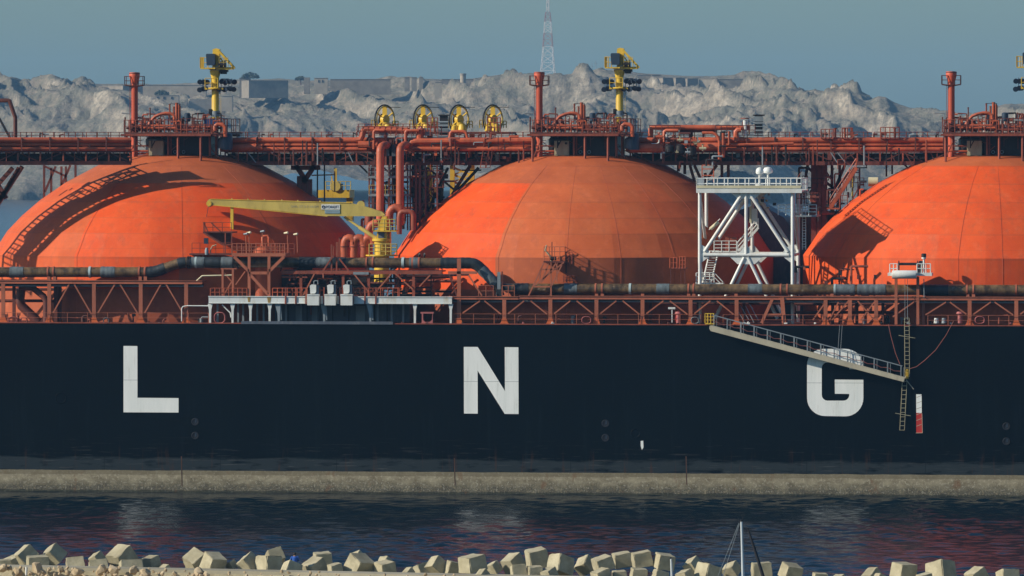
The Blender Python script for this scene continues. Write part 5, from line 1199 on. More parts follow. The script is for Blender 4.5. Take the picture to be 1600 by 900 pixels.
obj('railing', MB().rail([P(1047, 419, 3.4), P(1058, 419, 3.4)], 1.1, .4, .035, 2, .05), M['redpipe'], kp); obj('railing', MB().rail([P(1062, 419, 3.4), P(1071, 419, 3.4)], 1.2, .35, .035, 3, .05), M['redpipe'], kp)
obj('ladder', MB().barpx((1064, 420), (1064, 446), 3.6, .07).barpx((1070, 420), (1070, 446), 3.6, .07).barpx((1048, 420), (1048, 446), 3.6, .09), M['reddark'], kp)
for px in (655, 663): obj('lamp_head', MB().tubepx([(px, 404), (px, 398), (px+2, 397)], 2.2, [.05, .16, .2], 8), M['dark'], ship)

# ---- white lattice lookout tower
TF, TB = 4.0, 12.0
xl, xr = XP(1093.5, TF), XP(1238.5, TF)
zp = Zp(296, 1165, TF)
wt = obj('lookout_tower', MB().box(xl-.35, xr+1.0, TF-.3, TB+.3, zp-.2, zp-.05).box(xl-.35, xr+1.0, TF-.42, TF-.3, zp-.36, zp+.12).box(xl-.35, xr+1.0, TB+.3, TB+.42, zp-.36, zp+.12), M['white'], ship, 'white tubular steel lookout tower between middle and right tanks')
obj('toe_board', MB().box(xl-.3, xr+.9, TF-.47, TF-.425, zp+.13, zp+.42), M['oldwhite'], wt)
def legz(x, Y): return [(x, Y, ZD+.05), (x, Y, zp-.2)]
zm = Zp(397, 1165, TF)
for x, Y in ((xl, TF), (xr, TF), (xl, TB), (xr, TB)): obj('tower_leg', MB().tube(legz(x, Y), .19, 14), M['white'], wt)
xm = (xl+xr)/2
for Y in (TF, TB):
    for s, x in ((-1, xl), (1, xr)):
        obj('brace', MB().tube([(x-s*.5, Y, zm+.25), (xm+s*.45, Y, zp-.55)], .19, 12), M['white'], wt)
        obj('brace', MB().tube([(xm+s*.2, Y, zm-.35), (x-s*1.6+ (0), Y, ZD+.6)], .18, 12), M['white'], wt)
        obj('gusset', MB().prism([(x-s*.1, Y-.06, zm-.95), (x-s*.1, Y-.06, zm+1.0), (x-s*.75, Y-.06, zm+.65), (x-s*1.0, Y-.06, zm+.2), (x-s*.9, Y-.06, zm-.35)], (0, .12, 0)), M['white'], wt)
    obj('post', MB().tube([(xm, Y, zm), (xm, Y, zp-.3)], .18, 12), M['white'], wt)
    obj('crossbar', MB().tube([(xl+.4, Y, zm-.1), (xr-.4, Y, zm-.1)], .2, 12), M['white'], wt)
    obj('gusset', MB().prism([(xm-1.7, Y-.05, zp-.3), (xm+1.7, Y-.05, zp-.3), (xm+.9, Y-.05, zp-.95), (xm-.9, Y-.05, zp-.95)], (0, .1, 0)), M['white'], wt)
    obj('gusset', MB().prism([(xm-1.7, Y-.05, zm-.3), (xm+1.7, Y-.05, zm-.3), (xm+.9, Y-.05, zm-1.05), (xm-.9, Y-.05, zm-1.05)], (0, .1, 0)), M['white'], wt)
    obj('gusset', MB().prism([(xm-.75, Y-.05, zm+.1), (xm+.75, Y-.05, zm+.1), (xm+.25, Y-.05, zm+.75), (xm-.25, Y-.05, zm+.75)], (0, .1, 0)), M['white'], wt)
for x in (xl, xr):
    obj('side_brace', MB().tube([(x, TF, zp-.6), (x, TB, zm+.4)], .16, 12), M['white'], wt)
    obj('side_brace', MB().tube([(x, TF, zm-.4), (x, TB, ZD+.5)], .15, 12), M['white'], wt)
    obj('side_crossbar', MB().tube([(x, TF, zm-.1), (x, TB, zm-.1)], .15, 10), M['white'], wt)
ra, rb = xl-.3, xr+.95
for a, b, sp in [((ra, TF-.3), (rb, TF-.3), 1.15), ((rb, TF-.3), (rb, TB+.3), .9), ((rb, TB+.3), (ra, TB+.3), 1.15), ((ra, TB+.3), (ra, TF-.3), .9)]:
    obj('railing', MB().rail([(a[0], a[1], zp), (b[0], b[1], zp)], 1.15, sp, .045, 2, .06), M['white'], wt)
# side extension platform on the right, lower
ep = obj('side_platform', MB().box(xr+.2, xr+2.4, TF+1, TB-.5, Zp(336, 1240, 8)-.15, Zp(336, 1240, 8)), M['grey'], wt)
obj('railing', MB().rail([(xr-1.6, TF+1.2, Zp(336, 1240, 8)), (xr+2.4, TF+1.2, Zp(336, 1240, 8))], 1.1, .75, .04, 3, .05), M['white'], wt)
obj('railing', MB().rail([(xr+.2, TF+3, Zp(318, 1240, 8)), (xr+2.6, TF+3, Zp(318, 1240, 8))], 1.1, .75, .04, 2, .05), M['red'], wt)
obj('access_ladder', MB().rail([P(1254, 390, 8), P(1259, 390, 8)], 7.4, .25, .04, 26, .05), M['white'], wt)
def stairs(p, q, Y, wd, m, par):
    a = P(*p, Y); b = P(*q, Y); g = MB().bar(a, b, .06, .22).bar(a+Vector((0, wd, 0)), b+Vector((0, wd, 0)), .06, .22); n = int(abs(b.z-a.z)/.25)
    for i in range(n): c = a.lerp(b, (i+.5)/n); g.box(c.x-.12, c.x+.12, c.y, c.y+wd, c.z-.02, c.z+.02)
    o = obj('stair_flight', g, M[m], par); obj('handrail', MB().rail([a, b], 1.0, 1.0, .04, 2).rail([a+Vector((0, wd, 0)), b+Vector((0, wd, 0))], 1.0, 1.0, .04, 2), M[m], par)
stairs((1152, 394), (1184, 356), 8.5, .9, 'white', wt)
a = P(1104, 444, 6); b = P(1116, 392, 8); g = MB(); s_ = RT*.45
g.bar(a-s_, b-s_, .12); g.bar(a+s_, b+s_, .12)
for i in range(15): c = a.lerp(b, i/14); g.box(c.x-.45, c.x+.45, c.y-.12, c.y+.12, c.z-.025, c.z+.025)
obj('stair_flight', g, M['white'], wt)
obj('landing', MB().boxpx(1112, 392.5, 1152, 394.5, 7.5, 2), M['white'], wt); obj('railing', MB().rail([P(1116, 393, 7.5), P(1151, 393, 7.5)], 1.1, .8, .04, 3, .05), M['white'], wt)
obj('landing', MB().boxpx(1087, 442, 1130, 444, 5.5, 1.5), M['white'], wt); obj('railing', MB().rail([P(1088, 443, 5.5), P(1116, 443, 5.5)], 1.1, .5, .05, 3, .06), M['white'], wt); obj('handrail', MB().tubepx([(1117, 427), (1130, 441)], 5.5, .05, 6).tubepx([(1117, 434), (1127, 444)], 5.5, .05, 6), M['white'], wt)
obj('locker', MB().boxpx(1133, 370, 1139, 392, 9, .8).boxpx(1140, 371, 1150, 378, 9, .8), M['red'], wt)
obj('floodlight', MB().tube([P(1110, 358, 5), P(1123, 347, 5)], .2, 10), M['oldwhite'], wt); obj('floodlight_arm', MB().tube([P(1108, 359, 5.1), P(1125, 342, 5.1)], .05, 6), M['white'], wt)
for px, Y in ((1187, 8), (1200, 10)):
    rd_ = obj('radome', MB().lathe((XP(px, Y), Y, zp-.0), [(.12, 0), (.12, 1.55), (.36, 1.6), (.42, 1.75), (.40, 2.0), (.28, 2.2), (.05, 2.32)] if px == 1187 else [(.1, 0), (.1, 1.6), (.46, 1.7), (.52, 1.85), (.5, 2.05), (.36, 2.25), (.05, 2.34)], 22), M['white'], wt)
obj('lamp_globe', MB().lathe((XP(1187, 6), 6, zp), [(.1, 0), (.1, .25), (.42, .32), (.42, .5), (.1, .6)], 18), M['white'], wt)
rr = rs(55)
for k in range(12):
    px = rr.uniform(1172, 1215); py = rr.uniform(298, 330); obj('cable_box', MB().boxpx(px, py, px+rr.uniform(2, 6), py+rr.uniform(2, 8), rr.uniform(10, 13), .5), M[rr.choice(['dark', 'grey', 'beige', 'olive'])], wt)
obj('panel', MB().boxpx(1174, 326, 1183, 350, 11, .5), M['white'], wt); obj('strip_panel', MB().boxpx(1171, 322, 1174, 348, 10.9, .3), M['oldwhite'], wt)

# ---- winch platform at right
wz = obj('winch_platform', MB().boxpx(1387, 426.5, 1456, 431, .3, 2.6), M['white'], ship, 'white winch platform on red posts before the right tank')
obj('winch_cover', MB().tube([P(1394, 429, -.1), P(1395, 429, -.1), P(1431, 429, -.1), P(1432, 429, -.1)], [.4, .44, .44, .4], 18), M['white'], wz)
for x0, x1 in ((1390.5, 1402), (1433, 1454)): obj('railing', MB().rail([P(x0, 427, .4), P(x1, 427, .4)], .98, .4, .045, 2, .055), M['white'], wz)
for x in (1404.5, 1434): c = P(x, 417, 1.2); obj('drum_flange', MB().ring(c, (1, 0, .0), .62, .05, 28, 6), M['dark'], wz)
obj('drum', MB().tube([P(1403, 412.5, 1.2), P(1436, 412.5, 1.2)], .14, 12), M['dark'], wz); obj('drum_motor', MB().tube([P(1436, 412, 1.2), P(1443, 412, 1.2)], .3, 12).boxpx(1434, 416, 1441, 428, 1, .5), M['dark'], wz)
obj('lamp_mast', MB().tubepx([(1443.5, 427), (1443.5, 404)], .9, .1, 8), M['white'], wz); obj('lamp_head', MB().tubepx([(1443.5, 404.5), (1443.5, 402), (1443.5, 401.5), (1443.5, 397), (1443.5, 396)], .9, [.2, .2, .26, .26, .18], 14), M['dark'], wz); obj('lamp_band', MB().disc(P(1443.5, 403.2, .9), UP, .24, .14, 14), M['white'], wz)
for px in (1400, 1434): obj('platform_post', MB().boxpx(px-2.2, 432, px+2.2, 507, .45, .35), M['post'], wz)
obj('platform_post', MB().boxpx(1440.5, 468, 1444.5, 507, 1, .35), M['post'], wz)
for px in (1414, 1418): obj('fall_wire', MB().tubepx([(px, 436), (px, 500)], .1, .025, 5), M['grey'], wz)
obj('drain_hose', MB().tubepx([(1443.5, 436), (1444, 465)], .4, .045, 6), M['grey'], wz)
for px, m in ((1463, 'white'), (1475, 'grey')): obj('life_float', MB().tubepx([(px, 505), (px, 497)], .8, [.26, .2], 12), M[m], ship)
obj('gang_locker', MB().boxpx(1044, 480, 1055, 483, .5, .2).barpx((1050, 483), (1050, 504), .6, .1), M['white'], ship)
ob = obj('orange_suit_bag', MB().tubepx([(1059, 504), (1059, 498), (1060, 490), (1060, 485)], .9, [.22, .3, .28, .1], 12), M['draught'], ship)
for px0, px1, py0, py1 in ((1165, 1178, 478, 504), (1150, 1163, 480, 503)): obj('deck_ladder', MB().barpx((px0, py0), (px1, py1), 1.6, .07).barpx((px0+6, py0-3), (px1+8, py1-2), 1.6, .07).barpx((px0+6, py0-3), (px0+12, py0+5), 1.6, .07), M['grey'], ship)

# ================================================================== things hanging on the hull side
# accommodation ladder (gangway)
G0 = P(1113, 509, -.75); G1 = P(1414, 590, -.75)
ga = empty('gangway', tuple(G0), 'long sloping tan gangway hanging across the letter G', 'gangway')
def rel(o, e): 
    o.parent = e; o.matrix_parent_inverse = Matrix.Translation(-e.location); return o
def gobj(n, g, m): return rel(obj(n, g, M[m]), ga)
dv = (G1-G0).normalized(); up_ = Vector((-dv.z, 0, dv.x))
for yo, m in ((-.45, 'tan'), (.45, 'tan')):
    o_ = Vector((0, yo, 0)); gobj('side_beam', MB().prism([G0+o_+up_*-.55, G1+o_+up_*-.45, G1+o_+up_*.02, G0+o_+up_*.05, G0+o_-dv*.25-up_*.05, G0+o_-dv*.2-up_*.35], (0, .08, 0)), m)
g = MB(); n = 62
for i in range(n): c = G0.lerp(G1, (i+.5)/n); g.box(c.x-.13, c.x+.13, c.y-.36, c.y+.45, c.z-.12, c.z-.08)
gobj('tread', g, 'grey')
for yo in (-.42, .5):
    o_ = Vector((0, yo, 0)); g = MB(); n = 14
    for i in range(n+1):
        c = G0.lerp(G1, .01+.97*i/n)+o_; g.tube([c-up_*.05, c+UP*1.12], .035, 6)
        if yo < 0: g.tube([c+dv*.32-up_*.05, c+dv*.32+UP*1.05], .022, 6)
    g.tube([G0+o_+UP*1.12, G1+o_-dv*.3+UP*1.12], .035, 6); gobj('handrail', g, 'grey')
    g = MB()
    for i in range(n):
        a = G0.lerp(G1, .01+.97*i/n)+o_+UP*.55; b = G0.lerp(G1, .01+.97*(i+1)/n)+o_+UP*.55; g.tube([a, a.lerp(b, .5)-UP*.14, b], .02, 5)
    gobj('side_rope', g, 'rope')
gobj('bottom_shackle', MB().bar(G1-up_*.5, G1+up_*.2, .12).tube([G1+Vector((.1, 0, -.2)), G1+Vector((.9, .1, -1.2))], .05, 6), 'tan')
t0 = P(1102, 505, -.5); gobj('top_platform', MB().box(t0.x, XP(1117, -.5), -.9, .2, t0.z-.1, t0.z), 'yellow')
gobj('top_railing', MB().rail([(t0.x, -.9, t0.z), (XP(1116, -.5), -.9, t0.z)], 1.0, .3, .04, 3, .05).rail([(t0.x, -.9, t0.z), (t0.x, .2, t0.z)], 1.0, .5, .04, 3, .05), 'yellow')
for px in (1312, 1316): gobj('fall_wire', MB().tube([P(px, 508, -.2), P(px-3, 553, -.75)], .02, 5), 'grey')
gobj('foot_guard', MB().rail([P(1416, 592, -.6), P(1419, 592, -.6)], .95, .12, .035, 3, .045), 'yellow')
# pilot ladder: upper and lower flights
def ropeladder(p, q, lab, sx):
    a = P(*p, -.25); b = P(*q, -.25); e = empty('rope_ladder', tuple(b), lab, 'ladder', None); g = MB(); s_ = RT*.24
    rel(obj('side_rope', MB().tube([a-s_, b-s_], .03, 6), M['beige']), e); rel(obj('side_rope', MB().tube([a+s_, b+s_], .03, 6), M['beige']), e)
    n = int((a-b).length/.42)
    for i in range(n+1): c = a.lerp(b, i/n); rel(obj('rung', MB().bar(c-s_*1.1, c+s_*1.1, .1, .05), M['beige']), e)
    for f, w in sx:
        c = a.lerp(b, f); rel(obj('spreader', MB().bar(c-RT*w+UP*.14, c+RT*w-UP*.14, .09, .06), M['beige']), e)
    return e
ropeladder((1417, 497), (1417.5, 588), 'upper rope ladder hanging from the deck edge to the gangway foot', [(.32, .85)])
ropeladder((1413.5, 596), (1409.5, 672), 'lower rope ladder dangling below the gangway foot', [(.68, .8)])
for pts, lb in (([(1388, 506), (1392, 525), (1399, 551), (1406, 569)], 'short red rope sagging left of the rope ladder'), ([(1490, 502), (1478, 524), (1462, 547), (1445, 563), (1432, 573), (1422, 576)], 'long red rope curving right of the rope ladder')):
    tag(obj('rope', MB().tubepx(pts, -.3, .035, 6), M['rope']), lb, 'rope')

# extra tangle behind the gallery and between tanks
rr = rs(90)
for k in range(60):
    px = rr.choice([rr.uniform(440, 720), rr.uniform(1230, 1390), rr.uniform(440, 640)]); py = rr.uniform(404, 462); Y = rr.uniform(2.9, 8); t = rr.random()
    if t < .5: g = MB().tubepx([(px, py+rr.uniform(8, 40)), (px, py+1), (px+1, py), (px+rr.uniform(5, 30), py)], Y, rr.uniform(.06, .16), 7)
    elif t < .8: g = MB().barpx((px, py), (px+rr.uniform(-12, 12), py+rr.uniform(10, 35)), Y, rr.uniform(.06, .14))
    else: g = MB().boxpx(px, py, px+rr.uniform(2, 6), py+rr.uniform(3, 9), Y, .4)
    obj('manifold_fitting', g, M[rr.choice(['reddark', 'dark', 'red', 'redpipe', 'dark'])], ship)

# odds and ends along the deck edge
for k in range(24):
    px = rr.uniform(0, 1600); Y = rr.uniform(.15, .5); s = rr.uniform(1.2, 3.2)
    obj('deck_fitting', MB().tubepx([(px-s, 505.6), (px+s, 505.3)], Y, rr.uniform(.06, .12), 8).tubepx([(px, 506), (px, 506-rr.uniform(1.5, 4))], Y, .08, 7), M[rr.choice(['grey', 'white', 'reddark', 'dark', 'pink'])], ship)

# ================================================================== foreground breakwater
def bd(px): return 477*(1-.026*(px-440)/880)          # distance of the cube row
def slab(name, px0, px1, prof, mat, kind='structure', seg=40):
    """prof: list of (distance offset, height) section swept along the breakwater"""
    g = MB(); k = len(prof)
    for i in range(seg+1):
        px = px0+(px1-px0)*i/seg; d0 = bd(px)
        for off, z in prof:
            p = PD(px, 300, d0+off); g.v.append((p.x, p.y, z))
    for i in range(seg):
        for j in range(k-1): a = i*k+j; g.f.append((a, a+1, a+k+1, a+k))
    o = obj(name, g, M[mat]); return tag(o, kind=kind)
zr = 6.55
slab('breakwater_mound', -120, 1720, [(26, -2), (9, 5.4), (2, 6.1), (-6, 6.35), (-6.1, 2)], 'cube')
slab('breakwater_crown', -120, 1720, [(-3.4, 6.2), (-3.4, zr), (-5.6, zr), (-5.7, 5.6)], 'crown')
slab('quay_ground', -120, 1720, [(-5.6, 5.7), (-12, 4.6), (-60, 3.5), (-140, 3.0)], 'rock')
def cube_mesh(seed):
    rr = rs(seed); bm = bmesh.new(); bmesh.ops.create_cube(bm, size=1)
    for v in bm.verts:
        if v.co.z > 0: v.co.x *= .93; v.co.y *= .93
    bmesh.ops.bevel(bm, geom=bm.edges[:], offset=.028, segments=2, affect='EDGES')
    bmesh.ops.subdivide_edges(bm, edges=[e for e in bm.edges if e.calc_length() > .5], cuts=3, use_grid_fill=True)
    for v in bm.verts: v.co += Vector((rr.gauss(0, 1), rr.gauss(0, 1), rr.gauss(0, 1)))*.011
    me = bpy.data.meshes.new('concrete_cube'); bm.to_mesh(me); bm.free(); me.materials.append(M['cube'])
    me.polygons.foreach_set('use_smooth', [True]*len(me.polygons)); me.set_sharp_from_angle(angle=math.radians(30)); return me
cubes = [cube_mesh(i) for i in range(5)]
# (centre px, centre py, size px, yaw, pitch, roll in degrees, distance offset, label)
CU = [
 (40, 864, 31, 20, 10, 40, 3, 'tall concrete cube balanced on its edge, leftmost of the tilted pair below the L side'),
 (84, 864, 32, 40, 10, 45, 4, 'greyer concrete cube standing on a corner, right of the leftmost tilted pair'),
 (17, 874, 20, 10, 20, 20, 1, 'small concrete cube tucked left of the leftmost tall one'),
 (59, 880, 42, 12, 2, 2, -1, 'flat lying concrete cube in front of the two leftmost tilted cubes'),
 (8, 880, 26, 5, 5, 3, -1, 'concrete cube cut by the left edge of the picture'),
 (152, 870, 21, 45, 10, 35, 3, 'small concrete cube left of the big tilted one below letter L'),
 (190, 867, 37, 35, 24, 28, 0, 'big tilted concrete cube with a dark lower right face below the letter L'),
 (118, 884, 36, 10, -30, 10, 0, 'low slanting concrete cube between flat cube and big tilted cube'),
 (154, 885, 38, 8, -14, 8, -1, 'flat concrete cube at the foot of the big tilted cube'),
 (235, 876, 29, 48, 10, 12, 2, 'half shaded concrete cube right of the big tilted one'),
 (205, 888, 42, 10, -12, 4, -2, 'nearly buried concrete cube under the big tilted one'),
 (258, 889, 20, 30, 20, 30, 0, 'small triangular tip of a buried cube right of the half shaded cube'),
 (306, 873, 34, 30, 40, 20, 2, 'concrete cube leaning back with a black gap beside it, left of mid-left pair'),
 (334, 877, 36, 34, 16, -16, 0, 'bright fronted concrete cube with a slanted shaded right face'),
 (362, 880, 17, 40, 0, 30, 1, 'small pointed cube between the bright fronted and the dark cube'),
 (388, 877, 30, 50, 4, 40, 1, 'dark faced concrete cube left of the stacked slabs'),
 (430, 866, 30, 20, -18, 22, 4, 'tilted pale cube lying on top of another, left of the blue seated person'),
 (420, 881, 37, 38, -6, 0, 1, 'concrete cube carrying the tilted pale cube'),
 (455, 887, 32, 20, -22, -18, -1.6, 'slanting concrete cube below the blue seated person'),
 (504, 871, 30, 14, 6, 2, 4, 'upright squarish concrete cube right of the blue seated person'),
 (492, 884, 32, 36, 20, 22, 0, 'rounded looking concrete cube before the upright squarish one'),
 (524, 887, 25, 20, 6, 10, -1, 'low concrete cube right of the rounded looking cube'),
 (556, 872, 28, 50, 20, 40, 4, 'dark topped concrete cube behind the steep pointed one'),
 (562, 881, 36, 44, 18, -22, 0, 'steep pointed concrete cube with a dark right face'),
 (600, 876, 20, 40, 30, 40, 4, 'small grey cube peeping out behind two others at mid-left'),
 (602, 887, 31, 30, 10, 6, 0, 'low bright concrete cube left of the small dark gap'),
 (638, 891, 17, 40, 20, 30, 0, 'little pyramid like tip of a cube in the gap left of letter N'),
 (660, 888, 24, 30, -10, 20, 2, 'low sunken concrete cube left of the leaning slab'),
 (682, 880, 30, 24, -28, -30, 1, 'leaning slab like cube with a hole, left of the big cube below N'),
 (708, 885, 26, 22, 0, -16, 1, 'plain cube tucked against the big cube below N'),
 (738, 877, 40, 38, 6, 8, -1, 'biggest concrete cube with a bright left face below the letter N'),
 (771, 885, 25, 50, 6, 30, 2, 'shaded concrete cube just right of the biggest cube'),
 (754, 895, 21, 40, 20, 34, -4, 'small cube tip in front of the biggest cube'),
 (802, 877, 31, 40, 16, 28, 3, 'greyish concrete cube between the biggest and the upright tilted cube'),
 (810, 890, 27, 12, -8, 6, -2, 'low front cube left of the upright tilted cube'),
 (839, 869, 36, 14, 8, 10, 2, 'upright slightly tilted tan cube right of the greyish cube'),
 (836, 893, 28, 10, 2, 2, -2, 'squat cube directly under the upright tilted cube'),
 (876, 880, 38, 42, -20, -8, 0, 'tan cube with visible top and dark right face right of the upright tilted one'),
 (858, 895, 25, 50, 10, 20, -2, 'dark cube below the tan cube with visible top'),
 (914, 880, 31, 46, 20, 44, 2, 'grey diamond shaped cube left of the stacked tan group'),
 (942, 877, 33, 18, 10, 16, 1, 'leftmost cube of the stacked tan group, tilted right'),
 (972, 871, 34, 10, 6, 8, 3, 'second cube of the stacked tan group, higher than its left neighbour'),
 (1003, 870, 34, 10, 6, 9, 2, 'third and highest cube of the stacked tan group'),
 (1038, 874, 36, 16, 4, -10, 2, 'rightmost cube of the stacked tan group with a shaded side'),
 (940, 899, 30, 30, 10, 16, -3, 'grey lower cube under the left end of the stacked group'),
 (968, 897, 27, 8, 4, 4, -2, 'lower cube under the second cube of the stacked group'),
 (998, 895, 27, 10, 4, -6, -3, 'lower cube under the highest cube of the stacked group'),
 (1031, 898, 27, 16, -10, -16, -3, 'lower slanting cube beside the short post'),
 (1083, 881, 27, 50, 10, 36, 3, 'pale edged cube with a dark right face right of the short post'),
 (1070, 897, 27, 50, 6, 20, -1, 'dark cube just right of the short post'),
 (1106, 893, 38, 40, -8, -14, 0, 'broad cube with two lit faces left of the mast'),
 (1143, 887, 28, 52, 14, 34, 2, 'pointed cube with bright left edge beside the mast'),
 (1190, 888, 32, 8, 2, 3, 2, 'upright square fronted cube just right of the mast'),
 (1236, 890, 32, 24, 10, -14, 2, 'grey square cube second to the right of the mast'),
 (1281, 901, 24, 14, 4, -6, 2, 'low sunken cube in the gap below the letter G'),
 (1310, 903, 22, 40, 14, 20, 2, 'small sunken cube right of the gap below G'),
 (1362, 897, 26, 40, 20, 30, 3, 'dark cube left of the bright cube below the right red mark'),
 (1376, 902, 24, 20, -14, -20, 0, 'slanting cube foot before the dark cube at right'),
 (1412, 891, 38, 36, 4, -6, 1, 'bright fronted cube with dark right side, below the vertical mark'),
 (1470, 892, 42, 44, -16, 4, 1, 'broad cube with a lifting hole in its top at right'),
 (1526, 897, 33, 28, 14, 26, 1, 'pointed roof shaped cube near the right edge'),
 (1575, 902, 36, 20, -14, 2, 0, 'rightmost cube, broad and low, at the right edge'),
 (1445, 903, 24, 20, 10, 10, -2, 'front cube sunk between the two broad right cubes'),
]
for i, (px, py, sz, yw, pt_, rl, off, lab) in enumerate(CU):
    d = bd(px)+off; o = bpy.data.objects.new('concrete_cube', cubes[i % 5]); COL.objects.link(o)
    o.location = PD(px, py+3.5, d); s_ = sz*.86/FPX*d; rr = rs(i)
    o.scale = (s_*rr.uniform(.86, 1.12), s_*rr.uniform(.85, 1.1), s_*rr.uniform(.70, 1.0))
    from mathutils import Euler
    o.rotation_euler = (Matrix.Rotation(TH, 3, 'Z') @ Matrix.Rotation(math.radians(-rl if rl > 0 else -rl), 3, 'Y') @ Matrix.Rotation(math.radians(pt_), 3, 'X') @ Matrix.Rotation(math.radians(yw), 3, 'Z')).to_euler()
    tag(o, lab, 'concrete cube', 'concrete cubes heaped along the breakwater')
# rubble below the crown wall
def rock_mesh(seed):
    rr = rs(seed); bm = bmesh.new(); bmesh.ops.create_icosphere(bm, subdivisions=2, radius=.5)
    pl_ = [(Vector((rr.gauss(0, 1), rr.gauss(0, 1), rr.gauss(0, 1))).normalized(), rr.uniform(.26, .42)) for _ in range(9)]
    for v in bm.verts:
        for n, dd in pl_:
            q = v.co.dot(n)
            if q > dd: v.co -= n*(q-dd)
        v.co += Vector((rr.gauss(0, 1), rr.gauss(0, 1), rr.gauss(0, 1)))*.012
    me = bpy.data.meshes.new('boulder'); bm.to_mesh(me); bm.free(); me.materials.append(M['rock'])
    me.polygons.foreach_set('use_smooth', [True]*len(me.polygons)); me.set_sharp_from_angle(angle=math.radians(22)); return me
rocks = [rock_mesh(100+i) for i in range(8)]
rr = rs(404); nrock = 0
def rock(px, py, sz, off, lab, grp):
    global nrock
    d = bd(px)-6.2+off; o = bpy.data.objects.new('boulder', rocks[nrock % 8]); COL.objects.link(o); nrock += 1
    o.location = PD(px, py, d); k = sz/FPX*d; o.scale = (k*rr.uniform(.9, 1.4), k*rr.uniform(.8, 1.1), k*rr.uniform(.7, 1.0)); o.rotation_euler = (rr.uniform(0, 6), rr.uniform(0, 6), rr.uniform(0, 6))
    tag(o, lab, 'boulder', grp)
BIG = [(5, 888, 18, 'tan boulder cut by the lower left corner'), (28, 893, 17, 'rounded pale boulder second from the lower left corner'), (58, 887, 23, 'tall tan boulder leaning on the crown wall near the lower left'),
       (66, 894, 16, 'squarish boulder right under the tall tan boulder'), (122, 895, 26, 'wide pale boulder below the left flat cubes'), (158, 892, 20, 'pale boulder right of the wide pale one'), (178, 891, 24, 'long slanting boulder below the big tilted cube'),
       (210, 891, 18, 'angular boulder right of the long slanting one'), (226, 896, 22, 'grey white boulder below the half shaded cube'), (312, 895, 18, 'orange tinted boulder below the bright fronted cube'), (95, 890, 13, 'round boulder with a shadowed hollow beside it')]
for px, py, sz, lab in BIG: rock(px, py, sz, -.8, lab, 'large boulders at the lower left')
for k in range(150):
    px = rr.uniform(0, 1)**1.15*760-5; lim = 885+max(0, (px-100))*.018; py = lim+rr.uniform(1.5, 18); sz = rr.uniform(4, 10)*(1 if px < 380 else .75)
    rock(px, py, sz, -(py-lim)*.09-.1, 'small broken limestone rock in the rubble along the crown wall', 'small rocks of the rubble')
# white post among the rubble and short post
wpost = obj('marker_post', MB().tube([PD(41, 899, 466), PD(41.5, 886, 466)], [.07, .09], 8), M['white']); tag(wpost, 'tiny white stake standing in the rubble at lower left', 'stake')
sp_ = empty('short_post', (0, 0, 0), 'short thin grey post standing before the stacked cubes', 'post')
obj('pole', MB().tube([PD(1051, 912, 400), PD(1050, 905, 400), PD(1048.5, 873, 400)], [.08, .08, .055], 10), M['mast'], sp_); obj('tip', MB().tube([PD(1048.4, 874, 400), PD(1047.6, 871, 400)], .05, 8), M['black'], sp_)
# boat mast in front of the breakwater
mt = empty('boat_mast', (0, 0, 0), 'tall pale boat mast with stays rising before the breakwater', 'mast'); md = 330
obj('spar', MB().tube([PD(1161.5, 985, md), PD(1161, 900, md), PD(1158.6, 815, md)], [.075, .075, .058], 14), M['mast'], mt)
obj('masthead', MB().tube([PD(1158.6, 815, md), PD(1158.4, 812, md)], .07, 10), M['black'], mt)
obj('wind_sensor', MB().tube([PD(1154.5, 816, md), PD(1154.3, 809, md)], .018, 6).tube([PD(1160.8, 814, md), PD(1160.6, 808.5, md)], .022, 6).tube([PD(1154.4, 814.5, md), PD(1161, 814, md)], .02, 6), M['black'], mt)
for a, b in (((1154.6, 817), (1120, 905)), ((1155.5, 818), (1128, 905))): obj('stay', MB().tube([PD(*a, md), PD(*b, md)], .012, 5), M['grey'], mt)
obj('furled_stay', MB().tube([PD(1166, 824, md), PD(1169, 827, md), PD(1171, 833, md), PD(1181, 864, md), PD(1196, 912, md)], [.025, .045, .05, .075, .085], 8), M['black'], mt)
